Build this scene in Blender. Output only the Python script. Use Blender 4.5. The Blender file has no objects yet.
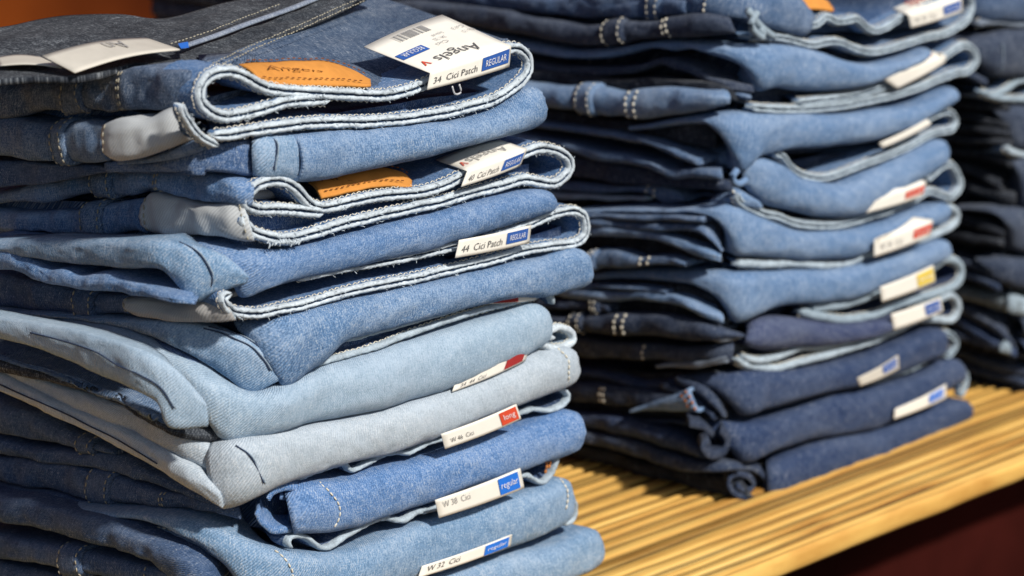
import bpy, math, random
import numpy as np
from mathutils import Vector, noise
random.seed(7)
sc = bpy.context.scene
COL = sc.collection
# ---------------------------------------------------------------- camera
FPX, HOR, VPX, CX, CY = 3353.0, -550.0, 3600.0, 512.0, 288.0
pitch = math.atan((CY-HOR)/FPX)
yaw = math.atan((VPX-CX)/math.hypot(FPX, CY-HOR))
CAM = np.array([0.0, 0.0, 0.58])
_fh = np.array([math.cos(yaw), math.sin(yaw), 0])
RT = np.array([math.sin(yaw), -math.cos(yaw), 0])
FW = _fh*math.cos(pitch)+np.array([0, 0, -math.sin(pitch)])
UP = np.cross(RT, FW)
cam = bpy.data.cameras.new('camera'); co = bpy.data.objects.new('camera', cam); COL.objects.link(co)
co.location = CAM
co.rotation_euler = (math.pi/2-pitch, 0, yaw-math.pi/2)
cam.sensor_width = 36; cam.lens = FPX/1024*36; cam.clip_end = 60; cam.clip_start = 0.05
cam.dof.use_dof = True; cam.dof.focus_distance = 1.635; cam.dof.aperture_fstop = 7.6; cam.dof.aperture_blades = 9
sc.camera = co
# ---------------------------------------------------------------- world, sun
SUN_EL, SUN_AZX = math.radians(42), -0.12       # the sun stands in front of the shelf (towards -Y), a little to +X
w = bpy.data.worlds.new('World'); sc.world = w; w.use_nodes = True
nt = w.node_tree; bg = nt.nodes['Background']
sky = nt.nodes.new('ShaderNodeTexSky'); sky.sky_type = 'NISHITA'; sky.sun_disc = False
sky.sun_elevation = SUN_EL; sky.sun_rotation = math.radians(180+5)
nt.links.new(sky.outputs[0], bg.inputs[0]); bg.inputs[1].default_value = 0.075
sl = bpy.data.lights.new('sun', 'SUN'); so = bpy.data.objects.new('sun', sl); COL.objects.link(so)
sl.energy = 4.5; sl.angle = math.radians(4); sl.color = (1.0, .955, .88)
sd = Vector((SUN_AZX*math.cos(SUN_EL), -math.cos(SUN_EL), math.sin(SUN_EL))).normalized()
so.rotation_euler = sd.to_track_quat('Z', 'Y').to_euler(); so.location = (1, -2, 3)
sc.view_settings.view_transform = 'Standard'; sc.view_settings.look = 'None'
sc.view_settings.exposure = 0.0; sc.view_settings.gamma = 1
# ---------------------------------------------------------------- geometry helpers
def ray(x, y): return FW*FPX+RT*(x-CX)-UP*(y-CY)
def onZ(x, y, z): d = ray(x, y); return CAM+d*((z-CAM[2])/d[2])
def onY(x, y, Y): d = ray(x, y); return CAM+d*((Y-CAM[1])/d[1])
def proj(P):
    v = np.asarray(P)-CAM; dz = v@FW
    return np.stack([CX+FPX*(v@RT)/dz, CY-FPX*(v@UP)/dz], -1)
class Plan:
    """a vertical wall in plan: left side of a pile, rounded corner, front of a pile"""
    def __init__(s, corner, Yf, r=.012, rec=0.0, diag=None):
        c = onY(corner[0], corner[1], Yf)
        X = c[0]+rec; Y = Yf+rec; s.args = (corner, Yf, r, diag)
        p = [(X, Y+.9)]
        for k in range(9):
            a = k/8*math.pi/2
            p.append((X+r-r*math.cos(a), Y+r-r*math.sin(a)))
        p.append((X+.9, Y)); s.X, s.Y = X, Y
        s.p = np.array(p)
        seg = s.p[1:]-s.p[:-1]; n = np.stack([seg[:, 1], -seg[:, 0]], 1)
        s.n = n/np.linalg.norm(n, axis=1)[:, None]
    def rec(s, d):
        return Plan(s.args[0], s.args[1], s.args[2], d)
    def hit(s, x, y):
        d = ray(x, y); o = CAM[:2]; D = d[:2]; best = None
        for i in range(len(s.p)-1):
            a = s.p[i]; e = s.p[i+1]-a
            den = D[0]*e[1]-D[1]*e[0]
            if abs(den) < 1e-12: continue
            q = a-o
            k = (q[0]*e[1]-q[1]*e[0])/den; t = (q[0]*D[1]-q[1]*D[0])/den
            if -1e-6 <= t <= 1+1e-6 and k > 0 and (best is None or k < best[0]): best = (k, i, t)
        if best is None: best = (((s.Y-o[1])/D[1]), len(s.p)-2, 0)
        k, i, t = best
        P = CAM+d*k
        n = s.n[i].copy()
        return P, np.array([n[0], n[1], 0])
def crv(pts, n):
    """smooth curve through 2-D/3-D points, n samples by length"""
    P = np.array(pts, float)
    if len(P) == 2: t = np.linspace(0, 1, n)[:, None]; return P[0]*(1-t)+P[1]*t
    Q = np.vstack([2*P[0]-P[1], P, 2*P[-1]-P[-2]]); out = []
    for i in range(1, len(Q)-2):
        for t in np.linspace(0, 1, 12, endpoint=False):
            a, b, c, d = Q[i-1], Q[i], Q[i+1], Q[i+2]
            out.append(.5*((2*b)+(c-a)*t+(2*a-5*b+4*c-d)*t*t+(3*b-a-3*c+d)*t**3))
    out.append(P[-1]); out = np.array(out)
    L = np.concatenate([[0], np.cumsum(np.linalg.norm(np.diff(out, axis=0), axis=1))])
    tt = np.linspace(0, L[-1], n)
    return np.stack([np.interp(tt, L, out[:, k]) for k in range(out.shape[1])], 1)
def nz(x, y, z, sd=0): return noise.noise(Vector((x+sd*7.13, y-sd*3.7, z+sd*1.9)))
ROOT = {}
def thing(name, label, cat, loc, group=None):
    o = bpy.data.objects.new(name, None); COL.objects.link(o); o.location = [float(c) for c in loc]
    o.empty_display_size = .02; o['label'] = label; o['category'] = cat
    if group: o['group'] = group
    return o
def link(name, V, F, mats, root=None, uv=None, mi=None, smooth=True, label=None):
    """root: a thing (Empty) or a part of one"""
    org = np.zeros(3); r = root
    while r is not None: org = org+np.array(r.location); r = r.parent
    me = bpy.data.meshes.new(name)
    me.from_pydata([tuple(v) for v in (np.asarray(V, float)-org)], [], F)
    if not isinstance(mats, (list, tuple)): mats = [mats]
    for m in mats: me.materials.append(m)
    if mi is not None: me.polygons.foreach_set('material_index', mi)
    if smooth: me.polygons.foreach_set('use_smooth', [True]*len(me.polygons))
    if uv is not None:
        ul = me.uv_layers.new(name='UVMap'); vi = np.zeros(len(me.loops), int); me.loops.foreach_get('vertex_index', vi)
        ul.data.foreach_set('uv', np.asarray(uv, float)[vi].ravel())
    me.update()
    o = bpy.data.objects.new(name, me); COL.objects.link(o)
    if root is not None: o.parent = root
    if label: o['label'] = label
    return o
def grid(n, m, off=0, flip=False):
    F = []
    for i in range(n-1):
        for j in range(m-1):
            a = off+i*m+j; q = (a, a+1, a+m+1, a+m)
            F.append(q[::-1] if flip else q)
    return F
class Strip:
    """a band of cloth whose upper and lower edge were measured; it bulges out of its wall"""
    def __init__(s, plan, top, bot, bulge=.006, rec=.003, depth=.04, amp=.0011, frq=45, ends='oo', er=.014, step=.0022, nv=15, seed=None, sag=.25, pw=.8):
        s.seed = seed if seed is not None else random.random()*50
        pl = plan.rec(rec); k = 60
        a, b = crv(top, k), crv(bot, k)
        T = [pl.hit(*p) for p in a]; B = [pl.hit(*p) for p in b]
        L = np.linalg.norm(np.diff(np.array([t[0] for t in T]), axis=0), axis=1).sum()
        n = max(8, int(L/step)); tt = np.linspace(0, 1, k); t2 = np.linspace(0, 1, n)
        it = lambda A: np.stack([np.interp(t2, tt, np.array(A)[:, c]) for c in range(3)], 1)
        s.T = it([x[0] for x in T]); s.B = it([x[0] for x in B])
        N = it([(x[1]+y[1])/2 for x, y in zip(T, B)])
        for _ in range(4): N[1:-1] = (N[:-2]+N[1:-1]+N[2:])/3
        s.N = N/np.linalg.norm(N, axis=1)[:, None]
        s.bulge, s.depth, s.amp, s.frq, s.ends, s.er, s.nv, s.sag, s.pw = bulge, depth, amp, frq, ends, er, nv, sag, pw
        C = (s.T+s.B)/2; s.u = np.concatenate([[0], np.cumsum(np.linalg.norm(np.diff(C, axis=0), axis=1))])
        s.build(0, n, 0.0)
    def sect(s, i, extra, nv, dn=True):
        C = (s.T[i]+s.B[i])/2; H = (s.T[i]-s.B[i])/2; N = s.N[i]; u = s.u[i]; L = s.u[-1]
        sc_ = 1.0
        if s.ends[0] == 'r': e = min(1, u/s.er); sc_ *= math.sqrt(max(0, 1-(1-e)**2))
        if s.ends[1] == 'r': e = min(1, (L-u)/s.er); sc_ *= math.sqrt(max(0, 1-(1-e)**2))
        hh = .45+.55*sc_; out = []
        hl = np.linalg.norm(H)+extra
        Hn = H/np.linalg.norm(H)
        def P(off, h, w=1):
            p = C+Hn*hl*hh*h+N*off
            d = s.amp*(nz(p[0]*s.frq, p[1]*s.frq, p[2]*s.frq*.6, s.seed)+.5*nz(p[0]*s.frq*2.6, p[1]*s.frq*2.6, p[2]*s.frq*1.4, s.seed+3))
            d2 = s.amp*.8*nz(u*s.frq*.8, h*.4, 0, s.seed+9)
            cr = 1-abs(nz(u*75+h*1.2, h*1.1, 0, s.seed+20))*2.2; cr2 = 1-abs(nz(u*30-h*1.6, h*.8, 4, s.seed+30))*2.4
            ca = min(s.amp, .0012); d += ca*.22*max(0, cr)**3+ca*.45*max(0, cr2)**4
            return p+N*d*1.5*w+np.array([0, 0, d2])
        D = s.depth; s._w = []
        def wr(h, k_=1):
            c1 = max(0, 1-abs(nz(u*75+h*1.2, h*1.1, 0, s.seed+20))*2.2); c2 = max(0, 1-abs(nz(u*30-h*1.6, h*.8, 4, s.seed+30))*2.4)
            lo = max(0, nz(u*17, h*.5, 2, s.seed+41)+.12)
            v = .38*c1**4+.42*c2**5+.95*lo+.20*math.exp(-((h-.72)/.22)**2)+.5*math.exp(-u/.0035)*(s.ends[0] == 'o')
            s._w.append(min(1, v)*k_)
        for q in (1, .6, .3, .12): out.append(P(-D*q, 1-s.sag*q, .5)); wr(1, .3)
        for k in range(nv):
            th = math.pi/2-math.pi*k/(nv-1); sn, cs = math.sin(th), math.cos(th)
            wr(sn); out.append(P((s.bulge+extra)*sc_*(max(cs, 0)**s.pw), math.copysign(abs(sn)**.85, sn)))
        for q in (.12, .3, .6, 1): out.append(P(-D*q, -1+s.sag*q, .5)); wr(-1, .3)
        return out
    def build(s, i0, i1, extra):
        G, W = [], []
        for i in range(i0, i1): G.append(s.sect(i, extra, s.nv)); W.append(s._w)
        s.G = np.array(G); s.W = np.array(W); return s.G
    def mesh(s, name, root, mat, thick=.0022, G=None, u0=0, label=None, rim=None):
        G = s.G if G is None else G; n, m = G.shape[:2]
        dv = np.concatenate([np.zeros((n, 1)), np.cumsum(np.linalg.norm(np.diff(G, axis=1), axis=2), axis=1)], 1)
        dv = dv-dv[:, m//2:m//2+1]
        uv = np.stack([np.repeat(s.u[u0:u0+n, None], m, 1), dv], 2).reshape(-1, 2)
        uv += np.array([s.seed*.37, s.seed*.11])
        F = grid(n, m, flip=False)
        o = link(name, G.reshape(-1, 3), F, [mat] + ([rim] if rim else []), root, uv, label=label)
        W = s.W[u0:u0+n]
        if W.shape == (n, m):
            at = o.data.attributes.new('wear', 'FLOAT', 'POINT'); at.data.foreach_set('value', W.ravel())
        if thick:
            md = o.modifiers.new('cloth', 'SOLIDIFY'); md.thickness = thick; md.offset = -1
            if rim: md.material_offset_rim = 1
        return o
    def at(s, x, which='T'):
        A = proj(s.T if which == 'T' else s.B)[:, 0]; return int(np.argmin(abs(A-x)))
    def near(s, x, y, off=.0005):
        n, m = s.G.shape[:2]; q = s.G[:, 4:m-4].reshape(-1, 3); p = proj(q)
        k = int(np.argmin((p[:, 0]-x)**2+(p[:, 1]-y)**2)); i = k//(m-8)
        return q[k]+s.N[i]*off
    def line(s, i, off=.0007):
        return s.G[i, 5:-5]+s.N[i]*off
def stitches(name, root, paths, mat, L=.0026, gap=.0012, r=.00042, tilt=0.0, jit=.0002):
    V, F = [], []
    for path in paths:
        path = np.asarray(path, float); d = np.linalg.norm(np.diff(path, axis=0), axis=1); cum = np.concatenate([[0], np.cumsum(d)])
        t = .0005; k = 0
        while t+L < cum[-1]:
            a = np.array([np.interp(t, cum, path[:, c]) for c in range(3)]); b = np.array([np.interp(t+L, cum, path[:, c]) for c in range(3)])
            ax = b-a; ln = np.linalg.norm(ax)
            if ln > 1e-6:
                ax /= ln; s1 = np.cross(ax, [0.3, -1, .2]); s1 /= np.linalg.norm(s1)+1e-9; s2 = np.cross(ax, s1)
                if tilt: sg_ = 1 if k % 2 else -1; a = a+s1*tilt*sg_; b = b-s1*tilt*sg_
                j = np.array([random.uniform(-jit, jit) for _ in range(3)]); a = a+j; b = b+j
                o = len(V); mid = (a+b)/2
                V.append(a)
                for c, rr in ((a*.8+b*.2, .85), (mid, 1), (a*.2+b*.8, .85)):
                    for q in range(5): an = q*1.2566; V.append(c+(s1*math.cos(an)+s2*math.sin(an))*r*rr)
                V.append(b)
                for q in range(5):
                    q2 = (q+1) % 5
                    F.append((o, o+1+q2, o+1+q))
                    for g in (0, 5): F.append((o+1+g+q, o+1+g+q2, o+6+g+q2, o+6+g+q))
                    F.append((o+11+q, o+11+q2, o+16))
            t += L+gap; k += 1
    if V: return link(name, V, F, mat, root)
def rim(root, Yf, path, th=.006, D=.07, y0=.002, plies=2, mat=None, edge=None, seam=None, st=None, name='waistband', wob=.0012, sides=(1, -1), closed_end=True, lift=0.0, taper=True):
    """waistband standing on edge: an outline in the front plane, drawn back into the pile, with its folded edge to the front"""
    P2 = crv(path, 300); P = np.array([onY(x, y, Yf+y0) for x, y in P2])
    L = np.linalg.norm(np.diff(P, axis=0), axis=1).sum(); n = int(max(20, L/.0015))
    P = crv(P[::4], n); sd_ = random.random()*40
    T = np.gradient(P, axis=0); T[:, 1] = 0; T /= np.linalg.norm(T, axis=1)[:, None]
    N = np.stack([-T[:, 2], 0*T[:, 0], T[:, 0]], 1)
    h = th/2
    if plies == 2:
        sec = [(-h, D), (-h, D*.5), (-h, .012), (-h*1.04, .005), (-h*1.08, .0022), (-h*.98, .0008), (-h*.8, .0001), (-h*.45, -.0002), (-h*.2, .0006), (-h*.07, .0018), (h*.07, .0018), (h*.2, .0006), (h*.45, -.0002), (h*.8, .0001), (h*.98, .0008), (h*1.08, .0022), (h*1.04, .005), (h, .012), (h, D*.5), (h, D)]
        pale = [0, 0, 0, 0, 1, 1, 1, 1, 2, 2, 2, 1, 1, 1, 1, 0, 0, 0, 0]
    else:
        sec = [(-h, D), (-h, D*.5), (-h, .012), (-h*1.05, .004), (-h*1.1, .002), (-h*.8, .0005), (-h*.3, 0), (h*.3, 0), (h*.8, .0005), (h*1.1, .002), (h*1.05, .004), (h, .012), (h, D*.5), (h, D)]
        pale = [0, 0, 0, 1, 1, 1, 1, 1, 1, 1, 0, 0, 0]
    m = len(sec); G = np.zeros((n, m, 3)); u = np.linspace(0, L, n)
    for i in range(n):
        yy = wob*1.6*nz(u[i]*50, 0, 0, sd_)
        tap = min(1, .35+min(u[i], L-u[i])/.003) if closed_end else 1
        fr = 1+.16*nz(u[i]*260, 3, 0, sd_)
        dt = min(1, .10+min(u[i], L-u[i])/.022) if taper else 1
        for j, (a, b) in enumerate(sec):
            b = b if b < .006 else max(.006, b*dt)
            wv = (b/.05)*.0016*nz(u[i]*70, b*30, 5, sd_)+ (b*lift)
            G[i, j] = P[i]+N[i]*(a*tap*fr)+np.array([0, b+yy+.00060*nz(u[i]*800, j*.9, 0, sd_), wv+.0005*nz(u[i]*520, j*.8, 0, sd_+4)])
    dv = np.cumsum(np.concatenate([np.zeros((n, 1)), np.linalg.norm(np.diff(G, axis=1), axis=2)], 1), 1)
    uv = np.stack([np.repeat(u[:, None], m, 1), dv], 2).reshape(-1, 2)
    F = grid(n, m); mi = [pale[j] for i in range(n-1) for j in range(m-1)]
    o0 = n*m
    F += [tuple(range(m))[::-1], tuple(range(o0-m, o0))]; mi += [1, 1]
    o = link(name, G.reshape(-1, 3), F, [mat, edge, seam or mat], root, uv, mi)
    if plies == 2 and root.get('group') == G1:
        V2, F2 = [], []; rf = random.Random(int(sd_*100))
        for _ in range(int(L/.0021)):
            i = rf.randrange(4, n-4); p = P[i]+N[i]*rf.choice((-1, -.4, .4, 1))*h; q = p+N[i]*rf.uniform(-.0012, .0012)+T[i]*rf.uniform(-.0014, .0014)+np.array([0, -rf.uniform(.0002, .0012), 0])
            tube(V2, F2, [p+np.array([0, .0006, 0]), (p+q)/2+N[i]*rf.uniform(-.0003, .0003), q], .00016, 4)
        link('frayed_edge', V2, F2, edge, o)
    if st:
        rows = []
        for sg in sides:
            rows.append(P+N*sg*(h*1.06+.0003)+np.array([0, .0034, 0]))
        stitches('stitching', o, rows, st, L=.0021, gap=-.0001, r=.00034, tilt=.0005)
    return o, P, N
def tube(V, F, P, r, seg=8, flat=1.0, upv=(0, 0, 1)):
    P = np.asarray(P, float); T = np.gradient(P, axis=0); T /= np.linalg.norm(T, axis=1)[:, None]; o = len(V)
    for i in range(len(P)):
        s1 = np.cross(T[i], upv); s1 /= np.linalg.norm(s1)+1e-9; s2 = np.cross(s1, T[i])
        rr = r[i] if hasattr(r, '__len__') else r
        for q in range(seg):
            a = q/seg*2*math.pi; V.append(P[i]+s1*math.cos(a)*rr+s2*math.sin(a)*rr*flat)
    for i in range(len(P)-1):
        for q in range(seg):
            q2 = (q+1) % seg; F.append((o+i*seg+q, o+i*seg+q2, o+(i+1)*seg+q2, o+(i+1)*seg+q))
    F.append(tuple(o+q for q in range(seg))[::-1]); F.append(tuple(o+(len(P)-1)*seg+q for q in range(seg)))
# ---------------------------------------------------------------- materials
def nodes(name):
    m = bpy.data.materials.new(name); m.use_nodes = True; t = m.node_tree; return m, t, t.nodes['Principled BSDF']
def mathn(t, op, a, b=None, c=None):
    n = t.nodes.new('ShaderNodeMath'); n.operation = op
    for k, v in enumerate((a, b, c)):
        if v is None: continue
        if isinstance(v, (int, float)): n.inputs[k].default_value = v
        else: t.links.new(v, n.inputs[k])
    return n.outputs[0]
def noisen(t, vec, scale, det=3, rough=.55, sx=1, sy=1):
    mp = t.nodes.new('ShaderNodeMapping'); t.links.new(vec, mp.inputs[0]); mp.inputs['Scale'].default_value = (sx, sy, 1)
    n = t.nodes.new('ShaderNodeTexNoise'); t.links.new(mp.outputs[0], n.inputs['Vector'])
    n.inputs['Scale'].default_value = scale; n.inputs['Detail'].default_value = det; n.inputs['Roughness'].default_value = rough
    return n.outputs[0]
def ramp(t, fac, stops, interp='LINEAR'):
    r = t.nodes.new('ShaderNodeValToRGB'); r.color_ramp.interpolation = interp
    el = r.color_ramp.elements
    while len(el) > 1: el.remove(el[-1])
    el[0].position = stops[0][0]; el[0].color = (*stops[0][1], 1)
    for p, c in stops[1:]: e = el.new(p); e.color = (*c, 1)
    t.links.new(fac, r.inputs[0]); return r.outputs[0]
def lin(c): return tuple(((v/255)/12.92 if v/255 <= .04045 else ((v/255+.055)/1.055)**2.4) for v in c)
def mixc(a, b, k): return tuple(a[i]*(1-k)+b[i]*k for i in range(3))
def denim(name, base, contrast=.38, fade=.35, fleck=.5, pale=(.62, .66, .70), twill=1.0):
    """base: true cloth colour; mottled wash, warp slubs, white flecks, diagonal twill"""
    m, t, b = nodes(name)
    uv = t.nodes.new('ShaderNodeUVMap').outputs[0]
    lo = tuple(v*(1-contrast) for v in base); hi = mixc(base, pale, fade)
    big = noisen(t, uv, 38, 3, .6); mid = noisen(t, uv, 170, 3, .6)
    slub = noisen(t, uv, 360, 3, .7, sx=3.4, sy=.55); fine = noisen(t, uv, 1050, 2, .7)
    weft = noisen(t, uv, 380, 2, .7, sx=.6, sy=4)
    k = mathn(t, 'MULTIPLY_ADD', big, .55, -.275)
    k = mathn(t, 'ADD', k, mathn(t, 'MULTIPLY_ADD', mid, .5, -.25))
    k = mathn(t, 'ADD', k, mathn(t, 'MULTIPLY_ADD', slub, 1.4, -.7))
    k = mathn(t, 'ADD', k, mathn(t, 'MULTIPLY_ADD', weft, .75, -.375))
    k = mathn(t, 'ADD', k, mathn(t, 'MULTIPLY_ADD', fine, 2.7*fleck, -1.35*fleck))
    k = mathn(t, 'ADD', k, .5)
    col = ramp(t, k, [(.15, lo), (.46, base), (.74, hi), (1.0, mixc(hi, pale, .45))])
    wa = t.nodes.new('ShaderNodeAttribute'); wa.attribute_name = 'wear'
    wf = mathn(t, 'MULTIPLY', wa.outputs['Fac'], mathn(t, 'MULTIPLY_ADD', k, .9, .1)); wf = mathn(t, 'MULTIPLY', wf, .95)
    mw = t.nodes.new('ShaderNodeMix'); mw.data_type = 'RGBA'; t.links.new(wf, mw.inputs[0]); t.links.new(col, mw.inputs[6])
    mw.inputs[7].default_value = (*mixc(base, (.60, .68, .78), .06+.40*min(1, base[1]*4)), 1)
    t.links.new(mw.outputs[2], b.inputs['Base Color'])
    b.inputs['Roughness'].default_value = .92
    b.inputs['Specular IOR Level'].default_value = .18
    b.inputs['Sheen Weight'].default_value = .04; b.inputs['Sheen Roughness'].default_value = .5
    # twill bump
    sep = t.nodes.new('ShaderNodeSeparateXYZ'); t.links.new(uv, sep.inputs[0])
    ph = mathn(t, 'MULTIPLY', mathn(t, 'MULTIPLY_ADD', sep.outputs[1], .62, sep.outputs[0]), 2*math.pi/.00125)
    ph = mathn(t, 'ADD', ph, mathn(t, 'MULTIPLY', mid, 5))
    tw = mathn(t, 'SINE', ph)
    k2 = mathn(t, 'ADD', k, mathn(t, 'MULTIPLY', tw, .10*twill)); t.links.new(k2, col.node.inputs[0])
    hgt = mathn(t, 'ADD', mathn(t, 'MULTIPLY', tw, .6*twill), mathn(t, 'MULTIPLY', slub, 2.2))
    hgt = mathn(t, 'ADD', hgt, mathn(t, 'MULTIPLY', mid, 1.6)); hgt = mathn(t, 'ADD', hgt, mathn(t, 'MULTIPLY', fine, 1.1))
    bp = t.nodes.new('ShaderNodeBump'); bp.inputs['Strength'].default_value = .55; bp.inputs['Distance'].default_value = .00045
    t.links.new(hgt, bp.inputs['Height']); t.links.new(bp.outputs[0], b.inputs['Normal'])
    return m
def cloth(name, base, var=.18, sc1=300, twill=0, bump=.4):
    m, t, b = nodes(name); tc = t.nodes.new('ShaderNodeTexCoord').outputs['Object']
    n1 = noisen(t, tc, sc1, 3, .6); n2 = noisen(t, tc, sc1*.15, 3, .6)
    k = mathn(t, 'MULTIPLY', mathn(t, 'ADD', n1, n2), .5)
    col = ramp(t, k, [(.3, tuple(v*(1-var) for v in base)), (.7, tuple(min(1, v*(1+var)) for v in base))])
    t.links.new(col, b.inputs['Base Color']); b.inputs['Roughness'].default_value = .9; b.inputs['Specular IOR Level'].default_value = .15
    h = n1
    if twill:
        uv = t.nodes.new('ShaderNodeUVMap').outputs[0]
        sep = t.nodes.new('ShaderNodeSeparateXYZ'); t.links.new(uv, sep.inputs[0])
        tw = mathn(t, 'SINE', mathn(t, 'MULTIPLY', mathn(t, 'MULTIPLY_ADD', sep.outputs[1], .8, sep.outputs[0]), 2*math.pi/.0016))
        h = mathn(t, 'ADD', h, mathn(t, 'MULTIPLY', tw, .35*twill))
        mx = t.nodes.new('ShaderNodeMix'); mx.data_type = 'RGBA'; mx.blend_type = 'MULTIPLY'
        mx.inputs[0].default_value = .5*twill
        t.links.new(col, mx.inputs[6]); r2 = ramp(t, mathn(t, 'MULTIPLY_ADD', tw, .5, .5), [(0, (.62, .62, .64)), (.7, (1, 1, 1))]); t.links.new(r2, mx.inputs[7])
        t.links.new(mx.outputs[2], b.inputs['Base Color'])
    bp = t.nodes.new('ShaderNodeBump'); bp.inputs['Strength'].default_value = bump; bp.inputs['Distance'].default_value = .0005
    t.links.new(h, bp.inputs['Height']); t.links.new(bp.outputs[0], b.inputs['Normal'])
    return m
def plain(name, c, rough=.6, spec=.3, var=.06, sc1=120):
    m, t, b = nodes(name); tc = t.nodes.new('ShaderNodeTexCoord').outputs['Object']
    n = noisen(t, tc, sc1, 4, .6)
    t.links.new(ramp(t, n, [(.3, tuple(v*(1-var) for v in c)), (.7, tuple(min(1, v*(1+var)) for v in c))]), b.inputs['Base Color'])
    b.inputs['Roughness'].default_value = rough; b.inputs['Specular IOR Level'].default_value = spec
    return m
D_MID = denim('denim mid blue', (.088, .19, .39), .36, .24, .55)
D_MID2 = denim('denim washed blue', (0.0960, 0.2016, 0.3840), .38, .30, .6)
D_DEEP = denim('denim deep blue', (.055, .12, .27), .4, .25, .55)
D_LIGHT = denim('denim light blue', (.29, .40, .52), .2, .3, .45, pale=(.62, .70, .76))
D_GREY = denim('denim pale grey blue', (.40, .465, .53), .18, .35, .45, pale=(.70, .72, .74))
D_CLEAR = denim('denim clear blue', (.085, .20, .44), .34, .3, .6)
D_SOFT = denim('denim soft blue', (0.1440, 0.2640, 0.4320), .3, .35, .5)
D_NAVY = denim('denim navy', (.036, .078, .175), .4, 0.100, .5)
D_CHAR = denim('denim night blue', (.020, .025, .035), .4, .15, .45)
D_SIDE = denim('denim shaded worn side', (.075, .145, .275), .42, .24, .5)  # side cloth: mottled wear, with base colour darkened for the left-hand shade
D_DIM = denim('denim shaded side', (.055, .095, .175), .42, .22, .5)  # waistband side colour darkened to stand in for shade on the left
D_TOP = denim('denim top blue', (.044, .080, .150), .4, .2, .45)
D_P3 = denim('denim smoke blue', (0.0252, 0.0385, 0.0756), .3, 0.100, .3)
D_INK = denim('denim ink', (0.0170, 0.0306, 0.0697), .4, 0.075, .4)
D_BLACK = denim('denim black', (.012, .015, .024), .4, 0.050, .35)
D_P2 = denim('denim stone blue', (.110, .205, .375), .28, .22, .3)
D_P2B = denim('denim dusty blue', (.13, .21, .34), .28, .22, .3)
D_P2C = denim('denim slate blue', (0.0634, 0.1232, 0.2420), .3, .2, .3)
D_PURP = denim('denim violet navy', (0.0391, 0.0544, 0.1275), .3, 0.075, .3)
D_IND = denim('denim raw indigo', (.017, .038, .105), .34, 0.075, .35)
D_PCH = denim('denim worn seam strip', (.33, .41, .50), .28, .4, .6, pale=(.68, .72, .74))
EDGE = cloth('pale cloth edge', (.50, .56, .61), .42, 650, bump=.8)
EDGE2 = cloth('grey cloth edge', (.36, .43, .49), .4, 900, bump=.8)
EDGE3 = cloth('dusty cloth edge', (.28, .35, .41), .3, 900, bump=.8)
EDGED = cloth('dark cloth edge', (.16, .19, .24), .3, 900, bump=.8)
SEAM = cloth('dark seam line', (.035, .06, .11), .3, 800)
LINING = cloth('pale pocket lining', (.50, .52, .53), .08, 90, twill=1)
LINING2 = cloth('beige pocket lining', (.40, .39, .38), .1, 90, twill=1)
THREAD = cloth('cream thread', (.66, .62, .52), .2, 900)
THREAD_T = cloth('tan thread', (.36, .33, .26), .3, 900)
THREAD_D = cloth('dark thread', (.03, .045, .09), .3, 900)
RUST = cloth('rust thread', (.42, .16, .05), .3, 900)
PAPER = plain('cream card', (.80, .76, .68), .55, .3, .03)
PAPER_T = plain('buff card', (.58, .54, .47), .6, .3, .05)
INK = plain('black print', (.10, .095, .095), .6, .3)
INKG = plain('grey print', (.34, .33, .32), .6, .3)
BLUEP = plain('blue print', (.03, .10, .36), .5, .3)
BLUEB = plain('bright blue print', (.02, .16, .62), .5, .3)
REDP = plain('red print', (.62, .07, .03), .5, .3)
REDD = plain('dark red print', (.35, .03, .03), .5, .3)
YELP = plain('yellow print', (.75, .55, .08), .5, .3)
WHT = plain('white print', (.8, .8, .82), .5, .3)
LEATH = cloth('orange leather', (.60, .25, .055), .16, 180, bump=.5)
LEATHD = plain('pressed leather print', (.22, .075, .02), .7, .2)
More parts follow.
